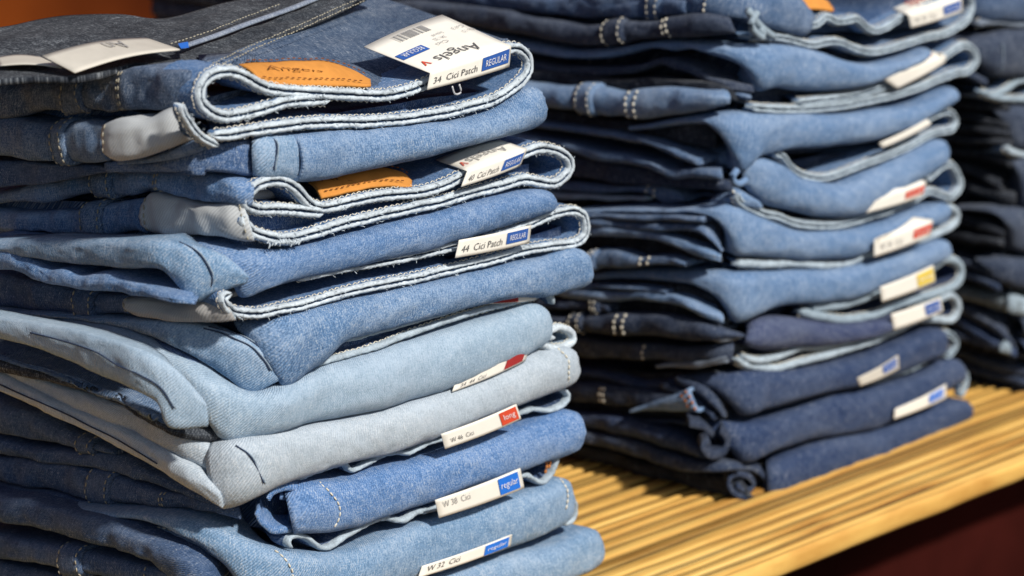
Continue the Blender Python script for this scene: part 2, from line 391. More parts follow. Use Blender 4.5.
# ---------------------------------------------------------------- shelf, wall
def build_shelf():
    m, t, b = nodes('ribbed pine')
    tc = t.nodes.new('ShaderNodeTexCoord').outputs['Object']
    g = noisen(t, tc, 9, 5, .62, sx=.55, sy=16); g2 = noisen(t, tc, 40, 4, .6, sx=.25, sy=9); blot = noisen(t, tc, 7, 3, .5)
    k = mathn(t, 'ADD', mathn(t, 'MULTIPLY', g, .62), mathn(t, 'MULTIPLY', g2, .38))
    k = mathn(t, 'ADD', k, mathn(t, 'MULTIPLY_ADD', blot, .3, -.15))
    col = ramp(t, k, [(.32, (.18, .065, .012)), (.42, (.58, .295, .065)), (.55, (.79, .475, .125)), (.75, (.88, .61, .21))])
    at = t.nodes.new('ShaderNodeAttribute'); at.attribute_name = 'tone'
    mx = t.nodes.new('ShaderNodeMix'); mx.data_type = 'RGBA'; mx.blend_type = 'MULTIPLY'; mx.inputs[0].default_value = 1
    t.links.new(col, mx.inputs[6]); t.links.new(at.outputs['Color'], mx.inputs[7]); t.links.new(mx.outputs[2], b.inputs['Base Color'])
    b.inputs['Roughness'].default_value = .5; b.inputs['Specular IOR Level'].default_value = .35
    bp = t.nodes.new('ShaderNodeBump'); bp.inputs['Strength'].default_value = .5; bp.inputs['Distance'].default_value = .0006
    t.links.new(k, bp.inputs['Height']); t.links.new(bp.outputs[0], b.inputs['Normal'])
    y = float((onZ(770, 576, -.013)[1]+onZ(1024, 480, -.013)[1])/2); V, F, tone = [], [], []; rnd = random.Random(5); x0, x1 = .55, 2.35
    ys = []
    while y < 1.80:
        wd = rnd.choice([.007, .0085, .011, .015, .008, .010, .013]); ys.append((y, wd)); y += wd
    prof = []                                    # one continuous ribbed top, drawn along X
    for (a, wd) in ys:
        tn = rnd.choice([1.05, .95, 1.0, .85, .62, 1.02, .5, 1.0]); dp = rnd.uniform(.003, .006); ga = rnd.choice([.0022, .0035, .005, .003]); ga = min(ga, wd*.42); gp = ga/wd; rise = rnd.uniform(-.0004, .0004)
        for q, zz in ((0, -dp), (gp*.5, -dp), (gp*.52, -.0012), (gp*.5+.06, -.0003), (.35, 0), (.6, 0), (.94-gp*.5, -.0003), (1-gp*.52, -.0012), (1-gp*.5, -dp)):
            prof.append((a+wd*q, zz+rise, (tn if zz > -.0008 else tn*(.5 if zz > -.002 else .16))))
    ya = ys[0][0]
    prof = [(ya+.030, -.014, .9), (ya+.001, -.014, .9), (ya-.0005, -.012, .95), (ya-.001, -.009, .95), (ya-.0008, -.005, .95), (ya-.0002, -.0015, 1)]+prof[2:]+[(1.80, -.002, .9), (1.80, -.014, .9)]
    xs = np.linspace(x0, x1, 180)
    for x in xs:
        for (yy, zz, tn) in prof:
            V.append((x, yy+.0016*nz(x*7, yy*45, 0)+.0006*nz(x*40, yy*200, 3), zz-.0005+.0004*nz(x*25, yy*90, 0))); tone.append((tn, tn, tn, 1))
    m_ = len(prof); F = grid(len(xs), m_, flip=True)
    F += [tuple(range(m_)), tuple(range(len(V)-m_, len(V)))[::-1]]
    for i in range(len(xs)-1):
        pass
    o = link('shelf_board', V, F, m, None)
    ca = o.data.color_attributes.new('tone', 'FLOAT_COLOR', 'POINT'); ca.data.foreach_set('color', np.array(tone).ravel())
    o['label'] = 'golden pine shelf board with ribs running along it, under all the stacks of jeans'; o['category'] = 'shelf'
    return o
build_shelf()
def boxmesh(name, a, b, mat, bev=.004):
    import bmesh
    bm = bmesh.new(); bmesh.ops.create_cube(bm, size=1)
    for v in bm.verts: v.co = [(a[k]+b[k])/2+v.co[k]*(b[k]-a[k]) for k in range(3)]
    bmesh.ops.bevel(bm, geom=bm.edges[:], offset=bev, segments=2, profile=.5, affect='EDGES')
    me = bpy.data.meshes.new(name); bm.to_mesh(me); bm.free(); me.materials.append(mat)
    o = bpy.data.objects.new(name, me); COL.objects.link(o); return o
def wallmat(name, c1, c2, scale):
    m, t, b = nodes(name); tc = t.nodes.new('ShaderNodeTexCoord').outputs['Object']
    n = noisen(t, tc, scale, 4, .6, sx=1, sy=.6)
    t.links.new(ramp(t, n, [(.3, c1), (.7, c2)]), b.inputs['Base Color']); b.inputs['Roughness'].default_value = .9; b.inputs['Specular IOR Level'].default_value = .05
    return m
wb = boxmesh('back_wall', (-.6, 2.6, -1.2), (4.2, 2.66, 1.6), wallmat('red brown boards', (.045, .008, .002), (.24, .052, .007), 1.6)); wb['kind'] = 'structure'
fl = boxmesh('floor', (-1.2, -.8, -1.25), (4.2, 2.6, -1.2), wallmat('maroon floor', (.012, .003, .003), (.03, .006, .006), 3)); fl['kind'] = 'structure'
pn = boxmesh('cabinet_panel', (.55, 1.10, -1.2), (2.35, 1.12, -.016), wallmat('dark maroon panel', (.010, .0015, .001), (.045, .007, .005), 5))
pn['label'] = 'dark maroon panel standing below the pine shelf'; pn['category'] = 'panel'
# ---------------------------------------------------------------- jeans builder
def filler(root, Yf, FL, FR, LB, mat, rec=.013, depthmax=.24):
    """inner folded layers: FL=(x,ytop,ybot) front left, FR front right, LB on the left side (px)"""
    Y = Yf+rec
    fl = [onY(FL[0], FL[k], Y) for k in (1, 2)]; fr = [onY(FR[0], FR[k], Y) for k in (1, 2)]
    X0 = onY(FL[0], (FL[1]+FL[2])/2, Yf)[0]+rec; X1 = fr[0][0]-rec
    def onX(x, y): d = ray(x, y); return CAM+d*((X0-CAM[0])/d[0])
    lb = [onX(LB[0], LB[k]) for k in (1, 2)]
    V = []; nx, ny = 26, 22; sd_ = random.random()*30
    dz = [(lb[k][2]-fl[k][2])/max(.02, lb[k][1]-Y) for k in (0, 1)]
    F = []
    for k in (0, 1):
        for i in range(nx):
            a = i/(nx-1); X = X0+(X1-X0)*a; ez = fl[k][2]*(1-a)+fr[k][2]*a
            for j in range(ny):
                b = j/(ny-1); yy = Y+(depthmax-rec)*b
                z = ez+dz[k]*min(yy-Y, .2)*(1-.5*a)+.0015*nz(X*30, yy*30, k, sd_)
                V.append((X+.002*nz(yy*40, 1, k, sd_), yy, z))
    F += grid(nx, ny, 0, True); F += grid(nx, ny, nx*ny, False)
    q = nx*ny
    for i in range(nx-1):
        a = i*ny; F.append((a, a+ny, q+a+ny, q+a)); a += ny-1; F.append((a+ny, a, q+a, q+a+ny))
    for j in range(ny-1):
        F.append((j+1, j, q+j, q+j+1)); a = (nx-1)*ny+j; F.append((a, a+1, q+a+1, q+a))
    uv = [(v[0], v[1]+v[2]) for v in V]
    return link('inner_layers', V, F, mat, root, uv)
def loops(st, root, spans, mat, thread, extra=.0021, name='belt_loop'):
    for (a, b) in spans:
        i0, i1 = sorted((st.at(a), st.at(b))); i1 = max(i1, i0+4)
        G = np.array([st.sect(i, extra*(.3 if i in (i0, i1-1) else 1), st.nv) for i in range(i0, i1)])
        o = st.mesh(name, root, mat, .0012, G, i0)
        m = G.shape[1]
        pa = []
        for i in (1, len(G)-2): pa.append(G[i, 4:m-4]+st.N[i0+i]*.0005)
        stitches('stitching', o, pa, thread)
def seams(st, root, xs, thread, **k):
    return [stitches('seam_stitching', root, [st.line(st.at(x))], thread, **k) for x in xs]
def pxstitch(st, root, paths, thread, name='seam_stitching', off=.0006, **k):
    P = []
    for p in paths:
        c = crv(p, 40); q = np.array([st.near(x, y, off) for x, y in c])
        keep = [0]+[i for i in range(1, len(q)) if np.linalg.norm(q[i]-q[i-1]) > 1e-5]
        q = q[keep]
        for _ in range(2): q[1:-1] = (q[:-2]+q[1:-1]*2+q[2:])/4
        P.append(q)
    if thread is THREAD_D:
        for q in P:
            q = crv(q[::5], 60)+np.array([0, -.0001, 0])
            for dx, m_, r_ in ((0, THREAD_D, .00036), (.0011, EDGE3, .00034)):
                V, F = [], []; tube(V, F, q+np.array([dx, 0, -dx*.3]), r_, 6); link('hem_seam', V, F, m_, root)
        return
    return stitches(name, root, P, thread, **k)
def body(st, name, root, mat, **k): return st.mesh(name, root, mat, **k)
# cards and prints ------------------------------------------------
def bil(Q, a, b): # Q: FL FR BR BL
    return (Q[0]*(1-a)+Q[1]*a)*(1-b)+(Q[3]*(1-a)+Q[2]*a)*b
def qn(Q):
    n = np.cross(Q[1]-Q[0], Q[3]-Q[0]); n /= np.linalg.norm(n)
    if n@(CAM-Q[0]) < 0: n = -n
    return n
def card(root, quads, mat, name='size_label', th=.0005, bend=.0022):
    """quads share their edges in order: flap first (bottom edge to fold), then the top face (fold to back)"""
    rows = []
    na = 14
    for k, Q in enumerate(quads):
        n = qn(Q)
        for b in np.linspace(0, 1, 7)[(1 if k else 0):]:
            rows.append([bil(Q, a, b)+n*bend*math.sin(math.pi*a)*.6 for a in np.linspace(0, 1, na)])
    G = np.array(rows); V = G.reshape(-1, 3)
    o = link(name, V, grid(len(rows), na), mat, root)
    md = o.modifiers.new('card', 'SOLIDIFY'); md.thickness = th; md.offset = 0
    return o
def on_card(Q, a, b, bend=.0022, off=.0006):
    return bil(Q, a, b)+qn(Q)*(bend*math.sin(math.pi*a)*.6+off)
def block(parent, Q, a0, a1, b0, b1, mat, name='printed_block', bend=.0022, off=.0007):
    V = [on_card(Q, a, b, bend, off) for a in np.linspace(a0, a1, 6) for b in (b0, b1)]
    return link(name, V, grid(6, 2), mat, parent)
def lettering(parent, Q, s, a0, a1, b0, b1, mat, rot=False, bend=.0022, off=.0008, shear=0, name='lettering'):
    cu = bpy.data.curves.new('t', 'FONT'); cu.body = s; cu.resolution_u = 2; cu.offset = -.006
    to = bpy.data.objects.new('t', cu); COL.objects.link(to)
    dg = bpy.context.evaluated_depsgraph_get(); me = bpy.data.meshes.new_from_object(to.evaluated_get(dg))
    V = np.array([v.co[:] for v in me.vertices]); F = [tuple(p.vertices) for p in me.polygons]
    COL.objects.unlink(to); bpy.data.objects.remove(to); bpy.data.meshes.remove(me)
    mn, mxx = V.min(0), V.max(0); W = (V-mn)/np.maximum(mxx-mn, 1e-6)
    W[:, 0] = W[:, 0]+shear*W[:, 1]
    if rot: W = 1-W
    P = [on_card(Q, a0+(a1-a0)*v[0], b0+(b1-b0)*v[1], bend, off) for v in W]
    return link(name, P, F, mat, parent, smooth=False)
def flap(Yf, t, TL, TR, BR, BL):
    q = [onY(p[0], p[1], Yf+t) for p in (BL, BR, TR, TL)]
    return q            # FL=bottom left, FR=bottom right, BR=top right, BL=top left
YF = 1.1018
G1 = 'jeans folded in the near stack'
def jeans(label, corner, group, Yf, zpx):
    c = onY(corner[0], corner[1], Yf); b = onY(zpx[0], zpx[1], Yf)
    return thing('folded_jeans', label, 'jeans', (c[0], Yf, b[2]), group)
# =============================================================== NEAR STACK
def coil(root, pl_x, pts, th, depth, mat, edge, name='hem', Yf=YF, dirv=(1, .0, 0)):
    """hem rolled up: outline measured in an upright plane at the corner, drawn along the front"""
    P = np.array([onY(x, y, Yf+pl_x) for x, y in crv(pts, 80)])
    n = len(P); T = np.gradient(P, axis=0); T /= np.linalg.norm(T, axis=1)[:, None]
    Yv = np.array([0, 1., 0]); N = np.cross(T, Yv); N /= np.linalg.norm(N, axis=1)[:, None]
    sec = [(-.5, 1), (-.5, .25), (-.52, .05), (-.4, .01), (0, 0), (.4, .01), (.52, .05), (.5, .25), (.5, 1)]
    d = np.array(dirv)/np.linalg.norm(dirv); sd_ = random.random()*9
    G = np.array([[P[i]+N[i]*a*th+np.array([0, 1, 0])*b*depth*.7+d*b*depth*.7+N[i]*.0006*nz(i*.15, b*3, 0, sd_) for a, b in sec] for i in range(n)])
    m = len(sec); u = np.linspace(0, n*.0012, n)
    uv = np.stack([np.repeat(u[:, None], m, 1), np.cumsum(np.concatenate([np.zeros((n, 1)), np.linalg.norm(np.diff(G, axis=1), axis=2)], 1), 1)], 2).reshape(-1, 2)
    mi = [(1 if 2 <= j <= 5 else 0) for i in range(n-1) for j in range(m-1)]
    F = grid(n, m)+[tuple(range(m))[::-1], tuple(range(n*m-m, n*m))]
    return link(name, G.reshape(-1, 3), F, [mat, edge], root, uv, mi+[1, 1])

# ---- jeans 1 (top)
c1 = (203, 100); P1 = Plan(c1, YF, .014)
j = jeans('topmost jeans of the near stack, orange leather patch and big white label over the waistband', c1, G1, YF, (252, 178))
Prim = [(332, 100), (305, 101), (288, 103), (273, 107), (250, 114), (228, 117), (212, 112), (202, 100), (204, 87), (212, 76), (227, 72), (242, 75), (255, 82), (267, 88), (285, 91), (312, 93), (350, 95), (385, 96), (410, 91), (430, 84), (460, 70), (490, 56), (508, 49), (520, 49), (529, 56), (531, 65), (527, 76), (516, 88), (500, 99), (475, 107), (425, 117), (375, 122), (325, 123), (287, 126), (250, 132), (222, 136), (207, 135)]
rim(j, YF, Prim, .0052, .028, .001, mat=D_MID, edge=EDGE, seam=SEAM, st=THREAD)
s = Strip(P1, [(-30, 84), (20, 80), (70, 80), (100, 75), (140, 66), (165, 68), (185, 71), (206, 74)], [(-30, 118), (20, 117), (70, 108), (110, 112), (125, 109), (170, 109), (188, 110), (205, 116)], .006, .004, .05, .0022, 60)
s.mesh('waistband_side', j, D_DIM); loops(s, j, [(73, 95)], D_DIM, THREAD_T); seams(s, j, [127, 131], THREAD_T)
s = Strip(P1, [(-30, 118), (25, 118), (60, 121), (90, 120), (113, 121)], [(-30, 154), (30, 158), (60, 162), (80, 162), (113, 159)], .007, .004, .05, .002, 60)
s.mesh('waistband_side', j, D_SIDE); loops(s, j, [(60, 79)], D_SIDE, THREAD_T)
s = Strip(Plan((190, 135), YF-.004, .045), [(108, 124), (125, 117), (147, 118), (165, 110), (184, 105)], [(110, 152), (118, 158), (130, 160), (152, 156), (194, 138)], .005, .001, .05, .0020, 50)
s.mesh('pocket_lining', j, LINING, rim=EDGE); seams(s, j, [112], THREAD_T)
s = Strip(Plan((200, 140), YF, .01), [(120, 160), (150, 157), (175, 148), (198, 137)], [(120, 165), (150, 163), (178, 158), (205, 147)], .002, .002, .04, .0006, 60)
s.mesh('side_fold', j, D_SIDE, thick=.0015)
rim(j, YF, [(184, 105), (187, 115), (194, 126), (203, 137), (219, 146)], .0040, .008, -.004, mat=D_MID, edge=EDGE, seam=SEAM, st=THREAD, name='fly_edge')
s = Strip(Plan((200, 150), YF, .02), [(110, 160), (150, 162), (200, 148), (252, 138)], [(110, 172), (160, 172), (210, 172), (256, 176)], .003, .010, .03, .001, 50)
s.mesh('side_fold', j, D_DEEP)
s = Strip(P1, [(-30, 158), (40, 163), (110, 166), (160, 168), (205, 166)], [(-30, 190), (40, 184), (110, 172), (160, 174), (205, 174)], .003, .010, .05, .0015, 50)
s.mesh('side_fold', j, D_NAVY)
hem = Strip(Plan((252, 160), YF, .006), [(252, 137), (262, 134), (275, 133), (296, 133)], [(253, 175), (262, 178), (275, 179), (296, 181)], .007, .006, .05, .0006, 50)
hem.mesh('hem', j, D_SOFT, rim=EDGE2); pxstitch(hem, j, [[(268, 135), (275, 145), (276, 160), (272, 177)]], THREAD_D, r=.00042, gap=.0001, L=.003, jit=.0001)
s = Strip(Plan((280, 160), YF, .006), [(289, 134), (330, 130), (380, 126), (430, 122), (470, 114), (500, 103), (520, 88), (536, 80)], [(289, 181), (310, 180), (350, 172), (400, 160), (450, 148), (500, 136), (530, 128), (545, 118)], .011, .006, .06, .0012, 34, 'or')
s.mesh('leg_fold', j, D_MID2)
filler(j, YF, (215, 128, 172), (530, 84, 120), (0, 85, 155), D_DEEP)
# leather patch on the upper waistband
def patch(root, pts_top, pts_bot, Yb, Yfv, text):
    T = np.array([onY(x, y, Yb) for x, y in crv(pts_top, 30)]); B = np.array([onY(x, y, Yfv) for x, y in crv(pts_bot, 30)])
    G = np.array([[T[i]*(1-k)+B[i]*k+np.array([0, 0, .0016*math.sin(math.pi*min(1, k*1.1))+.0006*nz(i*.2, k*2, 0)]) for k in np.linspace(0, 1, 10)] for i in range(30)])
    o = link('leather_patch', G.reshape(-1, 3), grid(30, 10, flip=True), LEATH, root)
    md = o.modifiers.new('leather', 'SOLIDIFY'); md.thickness = .0014; md.offset = 1
    rows = [G[1:-1, 8]+np.array([0, 0, .0016]), G[1:-1, 1]+np.array([0, 0, .0016])]
    stitches('stitching', o, rows, LEATHD, r=.0003)
    Q = [G[0, -1], G[-1, -1], G[-1, 0], G[0, 0]]
    return o, [np.array(q)+np.array([0, 0, .002]) for q in Q]
o, Q = patch(j, [(238, 64), (275, 61), (325, 61), (352, 69), (370, 82)], [(262, 80), (268, 83), (315, 84), (345, 85), (371, 84)], YF+.020, YF+.004, '')
lettering(o, Q, 'Angels', .12, .58, .30, .62, LEATHD, bend=.0016, off=.0010)
# label
f1 = flap(YF, -.004, (430, 73), (511, 46), (509, 67), (427, 90))
zt = f1[3][2]; bk = [f1[3], f1[2], onZ(442, 15, f1[2][2]+.012), onZ(364, 47, zt+.010)]
o = card(j, [f1, bk], PAPER)
lettering(o, f1, '34  Cici Patch', .05, .56, .32, .68, INK, bend=.0022)
block(o, f1, .62, .97, .25, .92, BLUEP); lettering(o, f1, 'REGULAR', .66, .93, .42, .75, WHT, off=.0011)
lettering(o, bk, 'Angels', .22, .74, .09, .30, INK, rot=True); lettering(o, bk, 'v', .06, .14, .14, .26, REDP, rot=True)
block(o, bk, .02, .34, .42, .56, BLUEP); lettering(o, bk, 'REGULAR', .06, .30, .45, .53, WHT, rot=True, off=.0011)
for k in range(16): block(o, bk, .26+k*.025, .26+k*.025+random.choice([.006, .012, .016]), .76, .92, INKG, 'barcode_bar')
for k, (a, b_) in enumerate([(.45, .42), (.5, .52), (.55, .62), (.85, .5), (.82, .62)]): lettering(o, bk, ['Cici', '34 / 32', 'Style 60', 'No 10', 'Col 3'][k], a, a+.14, b_, b_+.06, INKG, rot=True)
V, F = [], []; tube(V, F, [onY(x, y, YF-.003) for x, y in crv([(452, 86), (455, 94), (461, 92), (459, 84)], 12)], .0005); link('label_tie', V, F, plain('clear plastic', (.5, .5, .52), .2, .5), j)
# top face of the stack: back of the legs
def top_panel(near, far, zn, zf, mat, name='leg_back', nu=70, nvv=30, bump=.003, nearF=False):
    a, b = crv(near, nu), crv(far, nu); G = []
    for i in range(nu):
        k = i/(nu-1); A = onY(a[i][0], a[i][1], YF+.008) if nearF else onZ(a[i][0], a[i][1], zn[0]*(1-k)+zn[1]*k)
        B = onZ(b[i][0], b[i][1], zf[0]*(1-k)+zf[1]*k)
        G.append([A*(1-q)+B*q+np.array([0, 0, bump*(nz(A[0]*22+q*2, q*4+A[1]*9, 1, 3))*math.sin(math.pi*min(1, q+.1))]) for q in np.linspace(0, 1, nvv)])
    G = np.array(G); V = G.reshape(-1, 3); uv = V[:, :2]*1.0
    o = link(name, V, grid(nu, nvv), mat, j, uv)
    md = o.modifiers.new('cloth', 'SOLIDIFY'); md.thickness = .003; md.offset = 0
    return o, G
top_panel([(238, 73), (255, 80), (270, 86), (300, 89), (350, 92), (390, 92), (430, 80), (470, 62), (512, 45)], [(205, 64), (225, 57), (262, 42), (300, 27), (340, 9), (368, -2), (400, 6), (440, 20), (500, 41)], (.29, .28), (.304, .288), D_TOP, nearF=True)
top_panel([(-60, 86), (20, 80), (70, 80), (100, 76), (140, 67), (180, 71), (212, 66), (262, 43), (300, 28), (340, 10), (375, -4)], [(-60, 33), (0, 30), (40, 22), (70, 18), (120, 17), (165, 21), (230, 4), (290, -4), (320, -8), (345, -10), (380, -12)], (.2985, .302), (.301, .306), D_CHAR)  # near-black rear half: shade on the stack top is put into the colour
V, F = [], []; tube(V, F, [onZ(x, y, .3065) for x, y in crv([(182, 47), (215, 36), (250, 23), (290, 9), (322, -4)], 40)], .0022, flat=.5)
link('flat_seam', V, F, denim('denim seam ridge', (.20, .24, .32), .3, .4, .5), j, np.array(V)[:, :2])
for p in ([(170, 44), (210, 31), (245, 17), (280, 4)], [(212, 64), (250, 46), (290, 29), (330, 11), (358, -1)], [(222, 64), (256, 48), (296, 31), (336, 13), (366, 0)]): stitches('seam_stitching', j, [[onZ(x, y, .3070) for x, y in crv(p, 40)]], THREAD_T, r=.00036, L=.0024)
q = [onZ(x, y, z) for x, y, z in ((75, 73, .3035), (181, 50, .3075), (146, 38, .3085), (42, 56, .309))]
o = card(j, [q], PAPER_T, name='paper_tag', bend=.004)  # buff instead of cream: the tag's shade is put into its colour
block(o, [onZ(181, 50, .3078), onZ(189, 49, .3078), onZ(188, 43, .3085), onZ(178, 45, .3085)], 0, 1, 0, 1, BLUEB, bend=0)
lettering(o, q, 'An', .5, .68, .40, .85, INKG, rot=True, bend=.004)
card(j, [[onZ(x, y, .303) for x, y in ((0, 66), (62, 68), (40, 57), (-4, 58))]], PAPER_T, name='paper_tag', bend=.002)

# ---- jeans 2
c2 = (246, 208); P2 = Plan(c2, YF, .012)
j = jeans('second jeans from the top of the near stack, orange patch half hidden under a fold', c2, G1, YF, (240, 297))
rim(j, YF, [(322, 213), (300, 211), (280, 210), (262, 210), (250, 205), (250, 196), (259, 186), (275, 181), (288, 183), (300, 192), (310, 203), (322, 208), (340, 206), (362, 200), (387, 196), (425, 192), (445, 186), (462, 178), (495, 164), (527, 153), (540, 149), (555, 150), (567, 156), (572, 165), (567, 176), (557, 184), (540, 182), (525, 180), (500, 187), (475, 193), (450, 201), (425, 206), (400, 212), (375, 218), (337, 227), (312, 235), (287, 240), (265, 236), (252, 230), (245, 220), (241, 209)], .0052, .07, .001, mat=D_MID, edge=EDGE, seam=SEAM, st=THREAD)
V, F = [], []
for k in range(26):
    x = 268+k*1.3; p = onY(x, 241+random.uniform(-1, 2)-(k*.1), YF-.001); q = p+np.array([random.uniform(-.002, .002), -.001, -random.uniform(.0008, .0026)]); tube(V, F, [p, (p+q)/2+np.array([.0003, -.0004, 0]), q], .00035, 5)
link('frayed_edge', V, F, EDGE, j)
s = Strip(P2, [(-30, 198), (0, 192), (37, 182), (75, 175), (102, 171), (120, 167), (150, 167), (160, 170), (175, 165), (200, 165), (225, 172), (252, 179)], [(-30, 206), (0, 203), (50, 200), (95, 195), (112, 195), (137, 195), (155, 188), (175, 192), (205, 200), (237, 205), (250, 206)], .007, .003, .05, .0022, 60)
s.mesh('waistband_side', j, D_MID); loops(s, j, [(102, 125)], D_SIDE, THREAD_T); seams(s, j, [166, 171], THREAD_T)
s = Strip(P2, [(-30, 206), (0, 207), (32, 210), (62, 209), (75, 212), (90, 207), (110, 202), (140, 196), (152, 196)], [(-30, 228), (0, 229), (50, 230), (90, 235), (112, 235), (140, 230), (152, 234)], .006, .004, .05, .0022, 60)
s.mesh('waistband_side', j, D_MID); loops(s, j, [(90, 113)], D_SIDE, THREAD_T)
s = Strip(P2, [(146, 202), (155, 193), (180, 197), (200, 203), (230, 204), (243, 205)], [(147, 226), (155, 233), (180, 235), (210, 234), (240, 240), (254, 241)], .005, .001, .05, .0022, 50)
s.mesh('pocket_lining', j, LINING, rim=EDGE); seams(s, j, [149, 239], THREAD_T)
# hem cuff and its arms
s = Strip(Plan((193, 270), YF, .03), [(-30, 240), (15, 239), (50, 237), (100, 237), (150, 238), (175, 240), (205, 247), (226, 256), (238, 270)], [(-30, 252), (25, 255), (75, 262), (125, 266), (162, 268), (176, 280), (193, 302), (215, 293), (237, 284)], .007, .006, .02, .0016, 40)
s.mesh('hem', j, D_SOFT, rim=EDGE2); pxstitch(s, j, [[(181, 241), (196, 250), (208, 264), (212, 278), (207, 297)]], THREAD_D, r=.00042, gap=.0001, L=.003, jit=.0001)
s = Strip(Plan((195, 300), YF, .012), [(-30, 238), (0, 244), (20, 250), (40, 261), (55, 267), (70, 266), (85, 272), (112, 271), (137, 280), (155, 286), (175, 292), (194, 297)], [(-30, 262), (0, 268), (25, 272), (50, 280), (75, 286), (112, 290), (150, 295), (175, 301), (196, 303)], .006, .003, .05, .0018, 50)
s.mesh('side_fold', j, D_MID)
s = Strip(Plan((240, 270), YF, .018), [(150, 236), (180, 236), (205, 239), (228, 244), (262, 249), (285, 248), (320, 240), (375, 226), (425, 213), (475, 200), (520, 189), (548, 187)], [(150, 240), (180, 241), (205, 246), (226, 257), (238, 296), (258, 287), (285, 280), (335, 270), (400, 256), (450, 240), (500, 226), (552, 211)], .010, .005, .06, .0014, 34, 'or')
s.mesh('leg_fold', j, D_MID)
filler(j, YF, (240, 212, 290), (545, 160, 205), (0, 195, 262), D_DEEP)
o, Q = patch(j, [(308, 181), (345, 172), (382, 167), (404, 173), (412, 183)], [(322, 197), (340, 193), (372, 186), (400, 185), (412, 185)], YF+.018, YF+.004, '')
lettering(o, Q, 'Angels', .06, .62, .40, .95, LEATHD, bend=.0016, off=.0012)
f1 = flap(YF, -.003, (467, 171), (527, 149), (520, 166), (461, 187))
bk = [f1[3], f1[2], onZ(500, 140, f1[2][2]+.004), onZ(436, 160, f1[3][2]+.001)]
o = card(j, [f1, bk], PAPER)
lettering(o, f1, '40  Cici Patch', .06, .54, .28, .66, INK); block(o, f1, .60, .95, .22, .88, BLUEP); lettering(o, f1, 'REGULAR', .64, .91, .4, .72, WHT, off=.0011)
lettering(o, bk, 'Angels', .18, .80, .15, .55, INKG, rot=True); lettering(o, bk, 'v', .05, .14, .2, .42, REDP, rot=True)

# ---- jeans 3
c3 = (226, 305); P3 = Plan(c3, YF, .012)
j = jeans('third jeans from the top of the near stack, narrow label with a blue box', c3, G1, YF, (280, 388))
rim(j, YF, [(300, 278), (335, 270), (372, 264), (405, 258), (430, 253), (455, 247), (500, 236), (530, 226), (555, 215), (572, 211), (584, 214), (588, 224), (586, 238), (572, 245), (555, 246), (530, 250), (505, 257), (467, 267), (430, 276), (405, 281), (372, 287), (335, 297), (310, 304), (285, 309), (260, 314), (237, 312), (226, 303), (228, 295), (240, 294)], .0046, .07, .001, mat=D_MID, edge=EDGE, seam=SEAM, st=THREAD)
s = Strip(P3, [(-30, 270), (0, 274), (50, 283), (75, 288), (100, 291), (136, 294)], [(-30, 302), (0, 306), (50, 311), (85, 313), (110, 314), (136, 313)], .005, .006, .05, .0018, 60)
s.mesh('waistband_side', j, D_NAVY); loops(s, j, [(82, 106)], D_NAVY, THREAD_T)
s = Strip(P3, [(131, 297), (160, 298), (190, 301), (225, 297)], [(133, 307), (145, 316), (170, 320), (200, 322), (236, 318)], .005, .003, .05, .0018, 60)
s.mesh('pocket_lining', j, LINING2, rim=EDGE2); seams(s, j, [135], THREAD_T)
s = Strip(Plan((225, 360), YF, .045), [(-30, 308), (40, 311), (100, 315), (150, 319), (200, 325), (240, 334), (265, 349), (279, 372)], [(-30, 316), (40, 316), (100, 322), (150, 334), (190, 354), (225, 377), (250, 393), (276, 380)], .005, .004, .014, .001, 45)
s.mesh('hem', j, D_SOFT); pxstitch(s, j, [[(205, 329), (235, 338), (258, 352), (271, 372)], [(210, 326), (240, 335), (264, 351), (275, 370)]], THREAD_D, r=.0004, gap=.0001, L=.003, jit=.0001)
s = Strip(Plan((222, 380), YF, .04), [(60, 316), (110, 323), (150, 336), (190, 356), (225, 379), (252, 393)], [(60, 319), (110, 328), (150, 342), (190, 363), (225, 386), (253, 398)], .003, .007, .03, .0004, 45)
s.mesh('side_fold', j, D_DEEP, thick=.0012)
s = Strip(Plan((270, 350), YF, .012), [(237, 318), (262, 320), (285, 313), (335, 303), (375, 292), (430, 281), (480, 269), (530, 257), (560, 248), (584, 247)], [(272, 350), (280, 386), (300, 375), (318, 360), (333, 344), (360, 335), (430, 316), (505, 298), (545, 296), (589, 285)], .010, .005, .06, .0014, 34, 'or')
s.mesh('leg_fold', j, D_MID2)
filler(j, YF, (258, 318, 378), (578, 222, 285), (0, 272, 316), D_DEEP)
f1 = flap(YF, -.004, (459, 240), (531, 225), (529, 243), (455, 258))
o = card(j, [f1], PAPER)
lettering(o, f1, '44  Cici Patch', .05, .58, .28, .66, INK); block(o, f1, .64, .95, .25, .88, BLUEP); lettering(o, f1, 'REGULAR', .68, .91, .42, .72, WHT, off=.0011)

